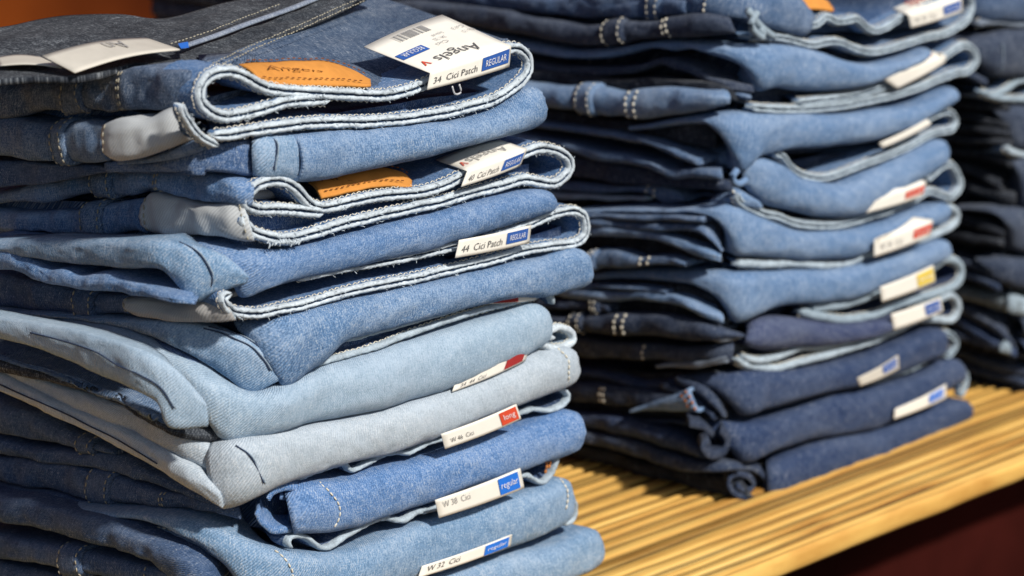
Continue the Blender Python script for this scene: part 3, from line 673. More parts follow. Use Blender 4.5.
# ---- jeans 4 (light blue)
j = jeans('light blue jeans in the middle of the near stack with a wide drooping hem', (225, 430), G1, YF, (240, 440))
rim(j, YF, [(335, 341), (360, 338), (385, 330), (425, 319), (455, 310), (492, 300), (515, 296), (545, 293), (554, 298), (555, 307)], .0028, .05, .004, plies=1, mat=D_DEEP, edge=EDGE2, st=None)
rim(j, YF, [(540, 298), (515, 303), (492, 309), (455, 320), (417, 333), (372, 350), (347, 357), (315, 366), (298, 372)], .0028, .06, .003, plies=1, mat=D_DEEP, edge=EDGE2, st=THREAD)
f1 = flap(YF, .002, (490, 297), (536, 291), (536, 300), (490, 304)); o = card(j, [f1], PAPER); block(o, f1, .05, .55, .1, .9, REDD)
s = Strip(Plan((228, 430), YF, .03), [(-30, 302), (0, 308), (60, 316), (110, 320), (150, 334), (190, 358), (225, 382), (252, 392), (285, 381), (330, 364), (400, 344), (450, 329), (500, 314), (528, 302), (545, 302)], [(-30, 306), (0, 312), (60, 324), (107, 337), (140, 348), (172, 368), (200, 396), (220, 436), (245, 436), (285, 427), (335, 417), (385, 407), (430, 392), (492, 366), (548, 341)], .010, .005, .06, .0014, 30, 'or')
s.mesh('leg_fold', j, D_LIGHT)
s = Strip(Plan((172, 410), YF+.006, .03), [(-40, 308), (0, 314), (60, 325), (107, 337), (130, 345), (160, 358), (184, 376), (203, 398)], [(-40, 333), (0, 338), (37, 346), (75, 361), (105, 377), (135, 389), (158, 402), (169, 427), (206, 426)], .004, -.002, .012, .0009, 40)
s.mesh('hem', j, D_LIGHT, rim=EDGE); pxstitch(s, j, [[(30, 333), (62, 341), (100, 355), (140, 375), (168, 396), (181, 424)]], THREAD_D, r=.00042, gap=.0001, L=.003, jit=.0001)
for tp, bt, mt in (([(-30, 346), (60, 371), (100, 388), (135, 402), (165, 416)], [(-30, 350), (60, 374), (100, 388), (140, 402), (176, 428)], D_SIDE), ([(-30, 350), (60, 374), (120, 394), (180, 425), (215, 428)], [(-30, 362), (60, 384), (120, 402), (180, 436), (222, 442)], D_CHAR)):
    s = Strip(Plan((190, 410), YF+.012, .02), tp, bt, .004, .006, .04, .0012, 50); s.mesh('side_fold', j, mt)
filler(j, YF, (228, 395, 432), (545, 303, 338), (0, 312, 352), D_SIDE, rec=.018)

# ---- jeans 5 (pale grey)
j = jeans('pale grey jeans in the near stack, just under the light blue pair', (228, 490), G1, YF, (240, 506))
rim(j, YF, [(330, 416), (380, 410), (405, 405), (430, 399), (452, 388), (492, 370), (530, 349), (540, 345)], .0028, .05, .004, plies=1, mat=D_DEEP, edge=EDGE2)
rim(j, YF, [(540, 343), (551, 348), (566, 348), (575, 341), (573, 332), (562, 328), (554, 330), (548, 337), (556, 338)], .0034, .04, .001, plies=1, mat=D_LIGHT, edge=EDGE, st=THREAD)
f1 = flap(YF, -.002, (456, 380), (531, 345), (525, 361), (452, 392)); o = card(j, [f1], PAPER); lettering(o, f1, '34  44  Cici', .08, .40, .22, .52, INK); block(o, f1, .66, .93, .15, .85, REDD)
s = Strip(Plan((222, 480), YF+.003, .03), [(-30, 336), (0, 350), (62, 381), (125, 402), (175, 420), (205, 438), (225, 456), (238, 478)], [(-30, 354), (0, 369), (32, 385), (87, 411), (130, 429), (170, 449), (206, 470), (228, 505)], .006, .003, .05, .0014, 40)
s.mesh('hem', j, D_GREY)
s = Strip(Plan((218, 490), YF+.001, .022), [(-30, 356), (0, 370), (32, 386), (87, 412), (130, 430), (170, 450), (200, 468), (219, 484)], [(-30, 376), (0, 389), (50, 412), (100, 436), (125, 450), (160, 468), (190, 486), (222, 506)], .005, .003, .05, .0012, 40)
s.mesh('side_fold', j, D_GREY); pxstitch(s, j, [[(0, 384), (50, 406), (100, 430), (140, 453), (175, 473)]], THREAD_D, r=.0004, gap=.0001, L=.003, jit=.0001)
s = Strip(Plan((236, 480), YF, .012), [(214, 440), (245, 436), (285, 428), (335, 418), (400, 404), (450, 386), (500, 368), (530, 352), (556, 345), (572, 344)], [(228, 508), (242, 504), (260, 493), (285, 482), (347, 462), (380, 454), (430, 438), (470, 420), (520, 403), (577, 381)], .010, .004, .06, .0013, 30, 'or')
s.mesh('leg_fold', j, D_GREY, rim=EDGE); pxstitch(s, j, [[(236, 444), (252, 458), (262, 476), (262, 492)]], THREAD_D, r=.00042, gap=.0001, L=.003, jit=.0001); pxstitch(s, j, [[(556, 347), (566, 357), (569, 372), (566, 384)]], THREAD, r=.0006, gap=.0004)
filler(j, YF, (232, 446, 500), (572, 350, 388), (0, 352, 388), D_SIDE, rec=.018)

# ---- jeans 6
j = jeans('blue jeans under the pale grey pair, label with an orange red box reading long', (258, 512), G1, YF, (300, 532))
rim(j, YF, [(300, 480), (315, 473), (345, 464), (353, 471), (367, 466), (385, 457), (398, 453), (412, 453), (430, 443), (441, 440), (480, 428), (522, 414), (535, 410), (550, 411), (564, 406), (570, 397), (566, 391), (556, 389), (540, 394), (525, 400)], .0024, .05, .002, plies=1, mat=D_NAVY, edge=EDGE2, st=None)
f1 = flap(YF, -.008, (441, 434), (516, 404), (521, 419), (445, 449)); o = card(j, [f1], PAPER); lettering(o, f1, 'W 46  Cici', .08, .36, .3, .58, INK); block(o, f1, .73, .97, .12, .92, REDP); lettering(o, f1, 'long', .77, .93, .3, .75, WHT, off=.0011)
s = Strip(Plan((285, 500), YF, .012), [(284, 490), (300, 482), (340, 478), (370, 470), (416, 459), (450, 449), (500, 432), (530, 420), (558, 410), (575, 406)], [(293, 533), (320, 532), (340, 528), (380, 516), (430, 500), (480, 482), (520, 468), (560, 455), (580, 440)], .010, .004, .06, .0013, 34, 'or')
s.mesh('leg_fold', j, D_CLEAR, rim=EDGE2)
pxstitch(s, j, [[(316, 481), (330, 492), (339, 506), (340, 516), (333, 529)]], THREAD, r=.0005, gap=.0004)
coil(j, .002, [(268, 500), (274, 492), (286, 488), (301, 491), (311, 502), (311, 517), (298, 528), (276, 531), (263, 523), (257, 512)], .0034, .02, D_CLEAR, D_CLEAR)
coil(j, .006, [(280, 497), (290, 498), (297, 506), (296, 516), (288, 520)], .003, .02, D_CLEAR, D_CLEAR)
filler(j, YF, (262, 490, 528), (572, 408, 444), (0, 400, 478), D_NAVY, rec=.02)
PL6 = Plan((235, 500), YF+.012, .02)
for tp, bt, lp, sm in (([(-30, 386), (0, 398), (40, 414), (80, 432), (120, 448)], [(-30, 424), (0, 432), (40, 440), (82, 446), (122, 453)], [(84, 106)], []),
                       ([(-30, 428), (0, 436), (60, 448), (120, 455), (190, 482), (235, 500)], [(-30, 446), (0, 453), (60, 462), (120, 472), (190, 492), (235, 508)], [], []),
                       ([(-30, 448), (0, 454), (37, 459), (75, 464), (100, 471), (120, 474), (170, 489), (215, 499), (240, 508)], [(-30, 474), (0, 479), (50, 488), (100, 498), (125, 502), (175, 507), (215, 512), (240, 518)], [(98, 124)], [171, 174])):
    s = Strip(PL6, tp, bt, .006, .002, .05, .0018, 55); s.mesh('waistband_side', j, D_NAVY)
    if lp: loops(s, j, lp, D_NAVY, THREAD_T)
    if sm: seams(s, j, sm, THREAD_T)

# ---- jeans 7
j = jeans('second jeans from the bottom of the near stack, label with bright blue box reading regular', (250, 560), G1, YF, (260, 592))
rim(j, YF, [(292, 548), (289, 541), (297, 536), (310, 539), (322, 548), (334, 547), (347, 537), (365, 526), (385, 519), (405, 521), (418, 513), (436, 510), (480, 495), (522, 476), (535, 480), (545, 483), (554, 474), (559, 459), (558, 450), (550, 447), (530, 456), (512, 466)], .0026, .05, .001, plies=1, mat=D_DEEP, edge=EDGE2, st=None)
for p in ([(545, 456), (547, 466), (544, 475)], [(549, 455), (550, 464), (548, 472)]): stitches('seam_stitching', j, [[onY(x, y, YF+.002) for x, y in crv(p, 12)]], RUST, r=.0009, gap=-.0002)
f1 = flap(YF, -.008, (435, 500), (520, 468), (524, 488), (439, 518)); o = card(j, [f1], PAPER); lettering(o, f1, 'W 38  Cici', .06, .36, .5, .82, INKG); block(o, f1, .70, .95, .12, .92, BLUEB); lettering(o, f1, 'regular', .72, .93, .3, .72, WHT, off=.0011)
s = Strip(Plan((240, 560), YF, .035), [(60, 500), (110, 505), (150, 508), (190, 514), (225, 528), (256, 542), (280, 549), (310, 551), (340, 550), (370, 541), (405, 527), (440, 516), (490, 502), (530, 489), (555, 477), (568, 472)], [(60, 508), (110, 512), (150, 518), (185, 528), (210, 545), (230, 566), (248, 596), (290, 606), (330, 602), (370, 592), (400, 582), (430, 572), (470, 560), (500, 549), (530, 538), (572, 518)], .009, .004, .06, .0013, 34, 'or')
s.mesh('leg_fold', j, D_SOFT); pxstitch(s, j, [[(272, 549), (284, 558), (292, 572), (294, 590)]], THREAD, r=.0005, gap=.0005); pxstitch(s, j, [[(558, 477), (566, 488), (568, 500), (564, 512)]], THREAD, r=.0006, gap=.0003)
s = Strip(Plan((235, 560), YF+.006, .02), [(70, 515), (107, 517), (150, 522), (175, 529), (200, 537), (225, 550), (240, 562), (250, 590)], [(70, 520), (107, 523), (150, 530), (175, 539), (200, 548), (220, 560), (232, 574), (240, 595)], .003, .003, .03, .0012, 60)
s.mesh('side_fold', j, D_SIDE, rim=EDGE2); pxstitch(s, j, [[(107, 518), (150, 524), (200, 541), (238, 565)]], THREAD, r=.0004)
s = Strip(Plan((215, 570), YF+.008, .02), [(-30, 490), (0, 495), (60, 506), (125, 522), (165, 540), (200, 560), (220, 582)], [(-30, 514), (0, 520), (60, 532), (110, 545), (155, 562), (180, 585), (200, 600)], .006, .002, .05, .0018, 50); s.mesh('side_fold', j, D_NAVY)
s = Strip(PL6, [(-30, 478), (0, 482), (60, 492), (120, 506), (160, 516)], [(-30, 490), (0, 494), (60, 505), (125, 520), (165, 536)], .005, .002, .05, .0018, 50); s.mesh('side_fold', j, D_NAVY); seams(s, j, [112], THREAD_T)
s = Strip(Plan((215, 590), YF+.012, .02), [(-30, 528), (0, 533), (37, 539), (70, 544), (100, 552), (137, 560), (175, 570)], [(-30, 552), (0, 556), (50, 563), (75, 570), (100, 573), (150, 582), (180, 590)], .006, .002, .05, .0018, 50); s.mesh('waistband_side', j, D_NAVY); loops(s, j, [(70, 96)], D_NAVY, THREAD_T); seams(s, j, [152], THREAD_T)
filler(j, YF, (255, 552, 598), (566, 476, 512), (0, 490, 555), D_NAVY, rec=.02)

# ---- jeans 8 (bottom)
j = jeans('bottom jeans of the near stack, soft blue roll resting on the pine shelf', (260, 640), G1, YF, (540, 588))
rim(j, YF, [(430, 568), (460, 560), (500, 545), (512, 540), (530, 534), (545, 526), (556, 521), (568, 524), (576, 518), (577, 505), (572, 498)], .0026, .05, .001, plies=1, mat=D_DEEP, edge=EDGE2)
stitches('seam_stitching', j, [[onY(x, y, YF+.001) for x, y in crv(p, 12)] for p in ([(563, 506), (566, 512), (564, 519)],)], RUST, r=.0010)
f1 = flap(YF, -.006, (422, 566), (512, 534), (510, 546), (418, 578)); o = card(j, [f1], PAPER); lettering(o, f1, 'W 32  Cici', .06, .40, .4, .85, INK); block(o, f1, .68, .96, .08, .9, BLUEB); lettering(o, f1, 'regular', .71, .93, .3, .7, WHT, off=.0011)
s = Strip(Plan((260, 640), YF, .012), [(262, 622), (330, 606), (380, 592), (430, 577), (470, 564), (510, 552), (550, 542), (575, 529), (594, 523)], [(266, 683), (330, 661), (380, 644), (430, 627), (480, 610), (540, 588), (575, 575), (602, 561)], .010, .006, .06, .0012, 34, 'or')
s.mesh('leg_fold', j, D_SOFT)
s = Strip(Plan((225, 640), YF+.01, .02), [(-30, 560), (0, 562), (60, 572), (130, 585), (220, 620)], [(-30, 600), (0, 606), (60, 622), (130, 645), (220, 680)], .006, .002, .05, .0018, 50); s.mesh('waistband_side', j, D_NAVY)
filler(j, YF, (262, 612, 680), (590, 530, 566), (0, 565, 605), D_NAVY, rec=.012)
# =============================================================== MIDDLE STACK
YM = 1.1175
G2 = 'jeans folded in the middle stack'
def sf(j, PL, top, bot, mat, bulge=.004, rec=.003, name='side_fold', lp=(), sm=(), amp=.0016, **k):
    s = Strip(PL, top, bot, bulge, rec, .045, amp, 50, step=.003, nv=11, **k); s.mesh(name, j, mat)
    if lp: loops(s, j, lp, mat, THREAD, .0018)
    if sm: seams(s, j, sm, THREAD, r=.0008)
    return s
def arm(j, PL, pts, h, mat, rec=.003):
    return sf(j, PL, [(x, y-h/2) for x, y in pts], [(x, y+h/2) for x, y in pts], mat, .0035, rec, amp=.0012)
def roll(j, PL, top, bot, mat, ends='or', bulge=.009, amp=.0014, rimm=None):
    s = Strip(PL, top, bot, bulge, .004, .06, amp, 32, ends, step=.003, nv=15); s.mesh('leg_fold', j, mat, rim=rimm); return s
def RM(j, path, th=.0042, mat=D_P2, edge=EDGE2, plies=1, st=THREAD, y0=.001, D=.06):
    return rim(j, YM, path, th, D, y0, plies=plies, mat=mat, edge=edge, seam=SEAM, st=st)
def LB(j, t, TL, TR, BR, BL, box=None, top=None, txt=True, mt=PAPER, btxt='long'):
    f = flap(YM, t, TL, TR, BR, BL); q = [f]
    if top: q.append([f[3], f[2], onZ(*top[1], f[2][2]+.003), onZ(*top[0], f[3][2]+.002)])
    o = card(j, q, mt)
    if txt: lettering(o, f, 'W 34  Cici', .08, .45, .3, .7, INKG)
    if box:
        m, a0, a1, b0, b1 = box; block(o, f, a0, a1, b0, b1, m)
        lettering(o, f, btxt, a0+.04, a1-.04, b0+(b1-b0)*.3, b1-(b1-b0)*.3, WHT, off=.0011)
    return o, q
def PM(x, y, r=.012, dy=0): return Plan((x, y), YM+dy, r)
# K1
j = jeans('topmost jeans of the middle stack, waistband in zigzag waves, orange patch and white label', (742, 20), G2, YM, (790, 48))
RM(j, [(794, 36), (796, 26), (800, 19), (808, 24), (818, 25), (828, 17), (840, 22), (858, 19), (868, 26), (878, 31), (898, 21), (920, 10), (945, 0), (965, -8), (973, 0), (973, 10), (966, 22), (948, 34), (928, 38), (905, 45), (878, 52), (860, 50), (838, 42), (813, 45), (793, 40), (772, 37), (748, 38)], .0042, D=.09, plies=2)
o, q = LB(j, -.004, (908, 15), (962, -3), (962, 12), (911, 28), (BLUEP, .6, .95, .25, .85), ((862, -3), (915, -24)))
lettering(o, q[1], 'Angels', .2, .75, .1, .4, REDP, rot=True)
def patch2(pts_top, pts_bot):
    T = np.array([onY(x, y, YM+.02) for x, y in crv(pts_top, 16)]); B = np.array([onY(x, y, YM+.004) for x, y in crv(pts_bot, 16)])
    G = np.array([[T[i]*(1-k)+B[i]*k for k in np.linspace(0, 1, 5)] for i in range(16)])
    o = link('leather_patch', G.reshape(-1, 3), grid(16, 5, flip=True), LEATH, j); md = o.modifiers.new('leather', 'SOLIDIFY'); md.thickness = .0014; md.offset = 1
patch2([(775, -14), (800, -16), (828, -8), (834, 8)], [(780, 2), (795, 9), (815, 8), (834, 10)])
K = PM(742, 20, .03)
sf(j, K, [(560, -20), (600, -15), (660, -12), (720, -10), (790, -6), (806, 8)], [(560, 8), (600, 14), (650, 19), (680, 15), (740, 22), (800, 36)], D_P2C, .007, name='waistband_side', lp=[(654, 676)], sm=[716])
sf(j, PM(735, 30, .02), [(385, 2), (430, 0), (500, 9), (560, 20), (585, 24), (607, 22), (635, 21), (660, 21), (675, 15), (700, 12), (730, 18)], [(385, 20), (430, 20), (500, 30), (560, 41), (597, 45), (622, 41), (660, 37), (672, 37), (710, 36), (735, 32)], D_P3, .006, name='waistband_side', lp=[(607, 633)], sm=[667, 672])  # darker denim than the front: near stack's shadow put into the colour
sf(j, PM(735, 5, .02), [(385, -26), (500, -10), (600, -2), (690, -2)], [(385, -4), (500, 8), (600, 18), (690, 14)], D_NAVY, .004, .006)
V, F = [], []; tube(V, F, [onY(x, y, YM-.003) for x, y in crv([(748, 10), (753, 18), (762, 28), (774, 37)], 14)], .0022); tube(V, F, [onY(x, y, YM-.004) for x, y in crv([(757, 12), (751, 24), (756, 33), (764, 38), (760, 28)], 18)], .002)
link('belt_loop', V, F, EDGE3, j)
top_far = [(740, -40), (975, -60)]
filler(j, YM, (742, 0, 36), (960, -14, 22), (560, -14, 20), D_NAVY)
# K2
j = jeans('second jeans from the top of the middle stack, soft fold swelling under a zigzag waistband', (742, 80), G2, YM, (760, 90))
roll(j, PM(744, 70, .014), [(385, 8), (430, 16), (500, 33), (560, 45), (580, 48), (610, 46), (642, 42), (667, 39), (697, 39), (715, 41), (735, 44), (760, 44), (785, 45), (815, 50), (843, 60), (868, 64), (888, 59), (908, 54), (925, 46)], [(385, 14), (430, 24), (500, 43), (560, 56), (580, 57), (622, 56), (660, 47), (680, 50), (700, 47), (720, 53), (742, 64), (754, 90), (772, 86), (793, 89), (818, 90), (843, 89), (868, 82), (890, 71), (925, 56)], D_P2)
arm(j, PM(742, 84), [(385, 44), (450, 52), (500, 60), (560, 70), (597, 71), (635, 70), (660, 62), (672, 62), (695, 70), (712, 80), (735, 86), (750, 88)], 9, D_P3)  # same darker denim, standing in for the shadow on this arm
arm(j, PM(742, 100), [(715, 84), (735, 92), (748, 96)], 7, D_P2C)
RM(j, [(800, 103), (830, 100), (860, 95), (885, 87), (905, 78), (930, 66), (947, 57), (960, 48), (969, 46), (977, 53), (978, 63), (970, 72), (953, 74), (930, 85), (905, 93), (868, 102), (830, 108), (793, 110), (768, 109), (748, 107)]
, .0046, plies=2)
o, q = LB(j, -.003, (881, 78), (946, 56), (945, 62), (897, 89), None, ((908, 54), (941, 53)), txt=False)
lettering(o, q[1], 'Angels', .2, .8, .2, .6, REDP, rot=True)
K = PM(728, 100)
sf(j, K, [(520, 80), (560, 86), (580, 85), (602, 86), (627, 92), (632, 89), (660, 87), (700, 90), (728, 92)], [(520, 100), (560, 107), (580, 110), (610, 115), (627, 115), (645, 120), (672, 115), (710, 109), (728, 104)], D_P2, .007, name='waistband_side', lp=[(579, 604)], sm=[633, 640])
sf(j, K, [(520, 68), (600, 78), (680, 80), (745, 90)], [(520, 80), (600, 88), (680, 92), (745, 104)], D_BLACK, .002, .008)  # black backing: shade between these folds put into the colour
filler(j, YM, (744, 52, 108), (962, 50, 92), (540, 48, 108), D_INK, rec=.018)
# K3
j = jeans('third jeans from the top of the middle stack, dark open cavity at the left', (735, 140), G2, YM, (745, 158))
roll(j, PM(735, 140, .012), [(640, 124), (660, 121), (685, 116), (710, 113), (740, 112), (793, 113), (850, 112), (905, 104), (930, 94), (950, 83)], [(640, 129), (660, 128), (685, 124), (705, 123), (722, 128), (736, 172), (748, 158), (767, 152), (793, 148), (830, 145), (873, 140), (900, 129), (925, 115), (955, 98)], D_P2)
K = PM(728, 160)
arm(j, K, [(500, 118), (560, 127), (592, 132), (612, 134), (630, 139), (650, 141), (670, 149), (690, 158), (700, 162)], 7, D_P2C)
arm(j, K, [(500, 135), (555, 145), (580, 149), (605, 156), (630, 160), (655, 166), (675, 174), (692, 172), (722, 175)], 9, D_P2C)
sf(j, K, [(500, 100), (560, 112), (640, 122), (720, 116)], [(500, 118), (560, 126), (640, 134), (715, 150)], D_BLACK, .002, .010)  # black sheet paints the shade of the open cavity
sf(j, K, [(500, 146), (600, 160), (730, 180)], [(500, 170), (600, 180), (730, 192)], D_INK, .003, .008)
RM(j, [(893, 144), (918, 131), (930, 119), (943, 113), (953, 113), (958, 121), (954, 130), (943, 132), (928, 137), (908, 149), (875, 161), (855, 169), (830, 178), (810, 177), (795, 169), (785, 157), (773, 152)], .0042, plies=2)
LB(j, -.005, (879, 143), (927, 119), (931, 124), (882, 148), None, None, txt=False)
filler(j, YM, (738, 114, 160), (950, 92, 130), (540, 104, 160), D_INK, rec=.02)
# K4
j = jeans('fourth jeans of the middle stack, crumpled pale blue fold, white label with a red box', (737, 180), G2, YM, (793, 214))
roll(j, PM(748, 180, .01), [(742, 163), (750, 156), (762, 156), (780, 163), (800, 178), (830, 183), (855, 173), (905, 153), (930, 141), (945, 137)], [(744, 186), (752, 196), (765, 205), (793, 212), (818, 217), (843, 216), (865, 208), (893, 193), (918, 176), (949, 157)], D_P2, amp=.0022)
K = PM(740, 200)
sf(j, K, [(520, 172), (567, 181), (605, 184), (650, 185), (663, 183), (680, 190), (690, 198)], [(520, 184), (567, 191), (605, 193), (650, 193), (665, 203), (682, 203), (690, 201)], D_P2C, .005, sm=[652, 660])
arm(j, K, [(520, 188), (560, 195), (600, 197), (650, 198)], 5, EDGE3, .001)
sf(j, K, [(714, 196), (725, 189), (740, 189), (752, 198)], [(714, 200), (725, 203), (740, 205), (758, 206)], D_P2, .005, sm=[736])
V, F = [], []
for pts in ([(737, 170), (732, 178), (738, 184), (746, 180)], [(757, 158), (752, 168), (756, 180), (764, 188)]): tube(V, F, [onY(x, y, YM-.004) for x, y in crv(pts, 12)], .002)
link('side_crease', V[:96], F[:90], D_P2, j); 
RM(j, [(927, 180), (943, 167), (953, 165), (959, 175), (961, 187), (953, 198), (943, 195), (930, 192), (908, 204), (880, 214), (855, 222), (830, 226), (798, 224), (780, 217), (768, 215), (755, 210), (742, 202), (737, 192)], .0045, plies=2)
LB(j, -.005, (868, 202), (926, 182), (923, 196), (866, 213), (REDP, .62, .97, .3, .85), ((876, 194), (911, 175)), txt=False)
filler(j, YM, (744, 164, 210), (945, 140, 188), (540, 166, 208), D_INK, rec=.02)
# K5
j = jeans('fifth jeans from the top of the middle stack, thin folds at left, red label box', (730, 230), G2, YM, (755, 256))
roll(j, PM(730, 230, .014), [(580, 208), (630, 207), (680, 206), (717, 204), (735, 206), (750, 213), (770, 221), (793, 228), (818, 230), (843, 229), (868, 225), (905, 212), (945, 200)], [(580, 213), (630, 212), (680, 211), (708, 212), (722, 220), (730, 252), (747, 255), (786, 258), (805, 260), (843, 257), (863, 252), (905, 235), (948, 216)], D_P2)
K = PM(722, 235)
arm(j, K, [(560, 214), (612, 217), (660, 217), (705, 219)], 6, D_P2C); arm(j, K, [(560, 221), (630, 225), (680, 227), (702, 230), (715, 240), (720, 248)], 7, D_P2C)
arm(j, K, [(540, 226), (590, 230), (630, 232), (655, 235), (680, 242), (705, 252), (720, 257)], 10, D_P2)
sf(j, K, [(520, 206), (600, 209), (720, 210)], [(520, 250), (600, 254), (722, 262)], D_BLACK, .001, .010)  # black sheet behind the thin folds gives their shade as colour
sf(j, K, [(540, 250), (590, 252), (610, 249), (632, 252), (642, 255), (670, 255), (690, 262)], [(540, 262), (590, 267), (617, 267), (642, 265), (670, 264), (690, 266)], D_P2C, .005, name='waistband_side', lp=[(590, 602)], sm=[646, 653])
RM(j, [(935, 220), (945, 211), (953, 208), (960, 214), (958, 223), (948, 230), (930, 238), (900, 248), (870, 255), (848, 264), (825, 266), (798, 264), (768, 265), (745, 264), (738, 266)], 0.0040, plies=1)
LB(j, -.008, (874, 240), (933, 220), (930, 236), (874, 257), (REDP, .64, .97, .3, .85), ((882, 236), (913, 217)))
filler(j, YM, (736, 210, 262), (950, 204, 236), (540, 210, 262), D_INK, rec=.02)
# K6
j = jeans('smooth washed jeans in the middle stack whose label carries a yellow box', (730, 300), G2, YM, (750, 315))
roll(j, PM(731, 300, .014), [(560, 274), (600, 271), (635, 267), (672, 267), (710, 270), (735, 271), (760, 270), (793, 270), (830, 267), (868, 260), (905, 250), (930, 240), (944, 237)], [(560, 279), (600, 279), (647, 277), (685, 281), (708, 287), (722, 298), (732, 322), (750, 315), (772, 307), (793, 304), (843, 300), (878, 287), (910, 275), (949, 252)], D_P2)
K = PM(722, 310)
arm(j, K, [(540, 285), (592, 286), (640, 288), (668, 292)], 5, D_P2C)
arm(j, K, [(540, 288), (585, 294), (622, 296), (647, 295), (685, 302), (705, 312), (722, 318)], 10, D_P2)
sf(j, K, [(540, 276), (640, 280), (724, 292)], [(540, 320), (640, 322), (728, 330)], D_BLACK, .001, .010)  # shade inside the fold, coloured in as a black backing sheet
sf(j, K, [(540, 308), (560, 315), (585, 314), (617, 312), (635, 312), (672, 315), (700, 320), (735, 330)], [(540, 324), (560, 327), (610, 334), (660, 336), (700, 340), (735, 336)], D_INK, .006, name='waistband_side', lp=[(572, 592)], sm=[623, 630])
sf(j, K, [(540, 298), (590, 300), (612, 304)], [(540, 308), (590, 310), (614, 312)], D_INK, .004, name='waistband_side', lp=[(590, 598)])
sf(j, K, [(705, 329), (720, 328), (738, 332)], [(705, 336), (720, 341), (740, 338)], EDGED, .003)
RM(j, [(815, 309), (840, 306), (860, 301), (880, 293), (910, 280), (938, 266), (948, 260), (959, 262), (964, 272), (958, 285), (943, 292), (908, 303), (878, 315), (848, 320), (818, 316), (800, 311)], .0046, plies=1, mat=D_IND, edge=EDGE3)
LB(j, -.007, (880, 287), (933, 265), (935, 282), (882, 302), (YELP, .64, .97, .15, .9), None, txt=False)
filler(j, YM, (735, 276, 318), (950, 242, 290), (540, 274, 330), D_INK, rec=.02)
# K7
j = jeans('violet navy jeans in the middle stack with pale rippled waistband and small blue box label', (736, 345), G2, YM, (760, 365))
roll(j, PM(745, 335, .01), [(745, 328), (752, 320), (772, 316), (797, 317), (830, 322), (860, 321), (890, 315), (930, 303)], [(742, 342), (750, 348), (770, 350), (793, 346), (830, 344), (868, 335), (890, 327), (935, 312)], D_PURP)
RM(j, [(745, 357), (760, 361), (785, 356), (805, 348), (830, 346), (868, 337), (890, 325), (943, 299), (953, 296), (960, 303), (960, 313), (953, 321), (940, 320), (923, 320), (908, 327), (880, 340), (843, 352), (805, 362), (780, 369), (760, 368), (745, 364), (735, 357)], .0038, plies=1, mat=D_IND, edge=EDGE2)
LB(j, -.006, (891, 314), (940, 297), (943, 311), (894, 330), (BLUEP, .62, .95, .2, .9), None, txt=False)
K = PM(728, 350)
sf(j, K, [(540, 328), (600, 340), (690, 345), (732, 340)], [(540, 350), (600, 358), (690, 362), (730, 362)], D_INK, .004, name='waistband_side', sm=[648])
sf(j, K, [(660, 364), (700, 361), (726, 356)], [(660, 368), (700, 367), (728, 362)], EDGED, .002, .001)
filler(j, YM, (742, 322, 362), (950, 298, 326), (540, 326, 368), D_BLACK, rec=.02)
# K8
j = jeans('indigo jeans, third from the bottom of the middle stack, orange stitched pocket flap sticking out', (738, 395), G2, YM, (750, 412))
roll(j, PM(738, 390, .012), [(560, 362), (585, 366), (622, 371), (660, 378), (700, 372), (735, 371), (760, 370), (793, 369), (843, 360), (893, 342), (918, 332), (940, 325)], [(560, 370), (585, 374), (622, 380), (660, 388), (705, 384), (724, 390), (738, 414), (750, 411), (772, 407), (805, 396), (855, 385), (893, 374), (943, 352)], D_IND)
K = PM(728, 400)
arm(j, K, [(680, 378), (700, 388), (715, 402), (724, 413)], 9, D_INK); arm(j, K, [(665, 384), (690, 394), (708, 410), (716, 416)], 8, D_INK)
sf(j, K, [(540, 378), (572, 383), (600, 384), (640, 388), (680, 392)], [(540, 396), (572, 400), (600, 403), (640, 406), (680, 412)], D_INK, .005, name='waistband_side', sm=[605, 610])
s = sf(j, PM(726, 400, .02), [(632, 409), (667, 397), (691, 388)], [(634, 412), (667, 410), (701, 412)], D_P2, .003, -.002, name='pocket_flap'); pxstitch(s, j, [[(686, 391), (692, 400), (696, 411)], [(681, 393), (686, 402), (690, 411)]], RUST, r=.0008)
sf(j, K, [(540, 360), (640, 372), (728, 372)], [(540, 410), (640, 416), (728, 420)], D_BLACK, .001, .010)  # black backing colour stands in for shade behind the indigo folds
RM(j, [(880, 368), (898, 358), (918, 353), (938, 338), (948, 334), (954, 338), (957, 345), (950, 356), (940, 352), (925, 361), (908, 370), (888, 377), (858, 384)], .0042, plies=2, mat=D_IND, edge=EDGE3)
LB(j, -.006, (857, 378), (898, 355), (899, 369), (860, 386), (BLUEP, .55, .92, .3, .95), None, txt=False, mt=PAPER_T)
filler(j, YM, (742, 372, 412), (945, 332, 362), (540, 364, 416), D_BLACK, rec=.02)
# K9
j = jeans('second jeans from the bottom of the middle stack, smooth indigo, label with blue box', (735, 440), G2, YM, (745, 462))
roll(j, PM(738, 440, .014), [(540, 398), (575, 407), (597, 409), (635, 414), (672, 415), (710, 417), (735, 420), (760, 419), (816, 400), (830, 395), (880, 385), (918, 372), (938, 360), (957, 356)], [(540, 402), (575, 411), (610, 415), (660, 420), (700, 423), (722, 432), (738, 462), (750, 459), (767, 452), (793, 442), (830, 435), (863, 430), (893, 416), (930, 396), (963, 378)], D_IND)
K = PM(726, 440)
sf(j, K, [(540, 404), (575, 411), (615, 416), (650, 424), (680, 434), (706, 446)], [(540, 418), (575, 424), (610, 430), (647, 440), (680, 449), (708, 457)], D_IND, .005)
sf(j, K, [(540, 420), (575, 428), (620, 436), (660, 449), (700, 460), (735, 460)], [(540, 432), (575, 440), (620, 450), (660, 464), (700, 472), (738, 470)], D_INK, .005)
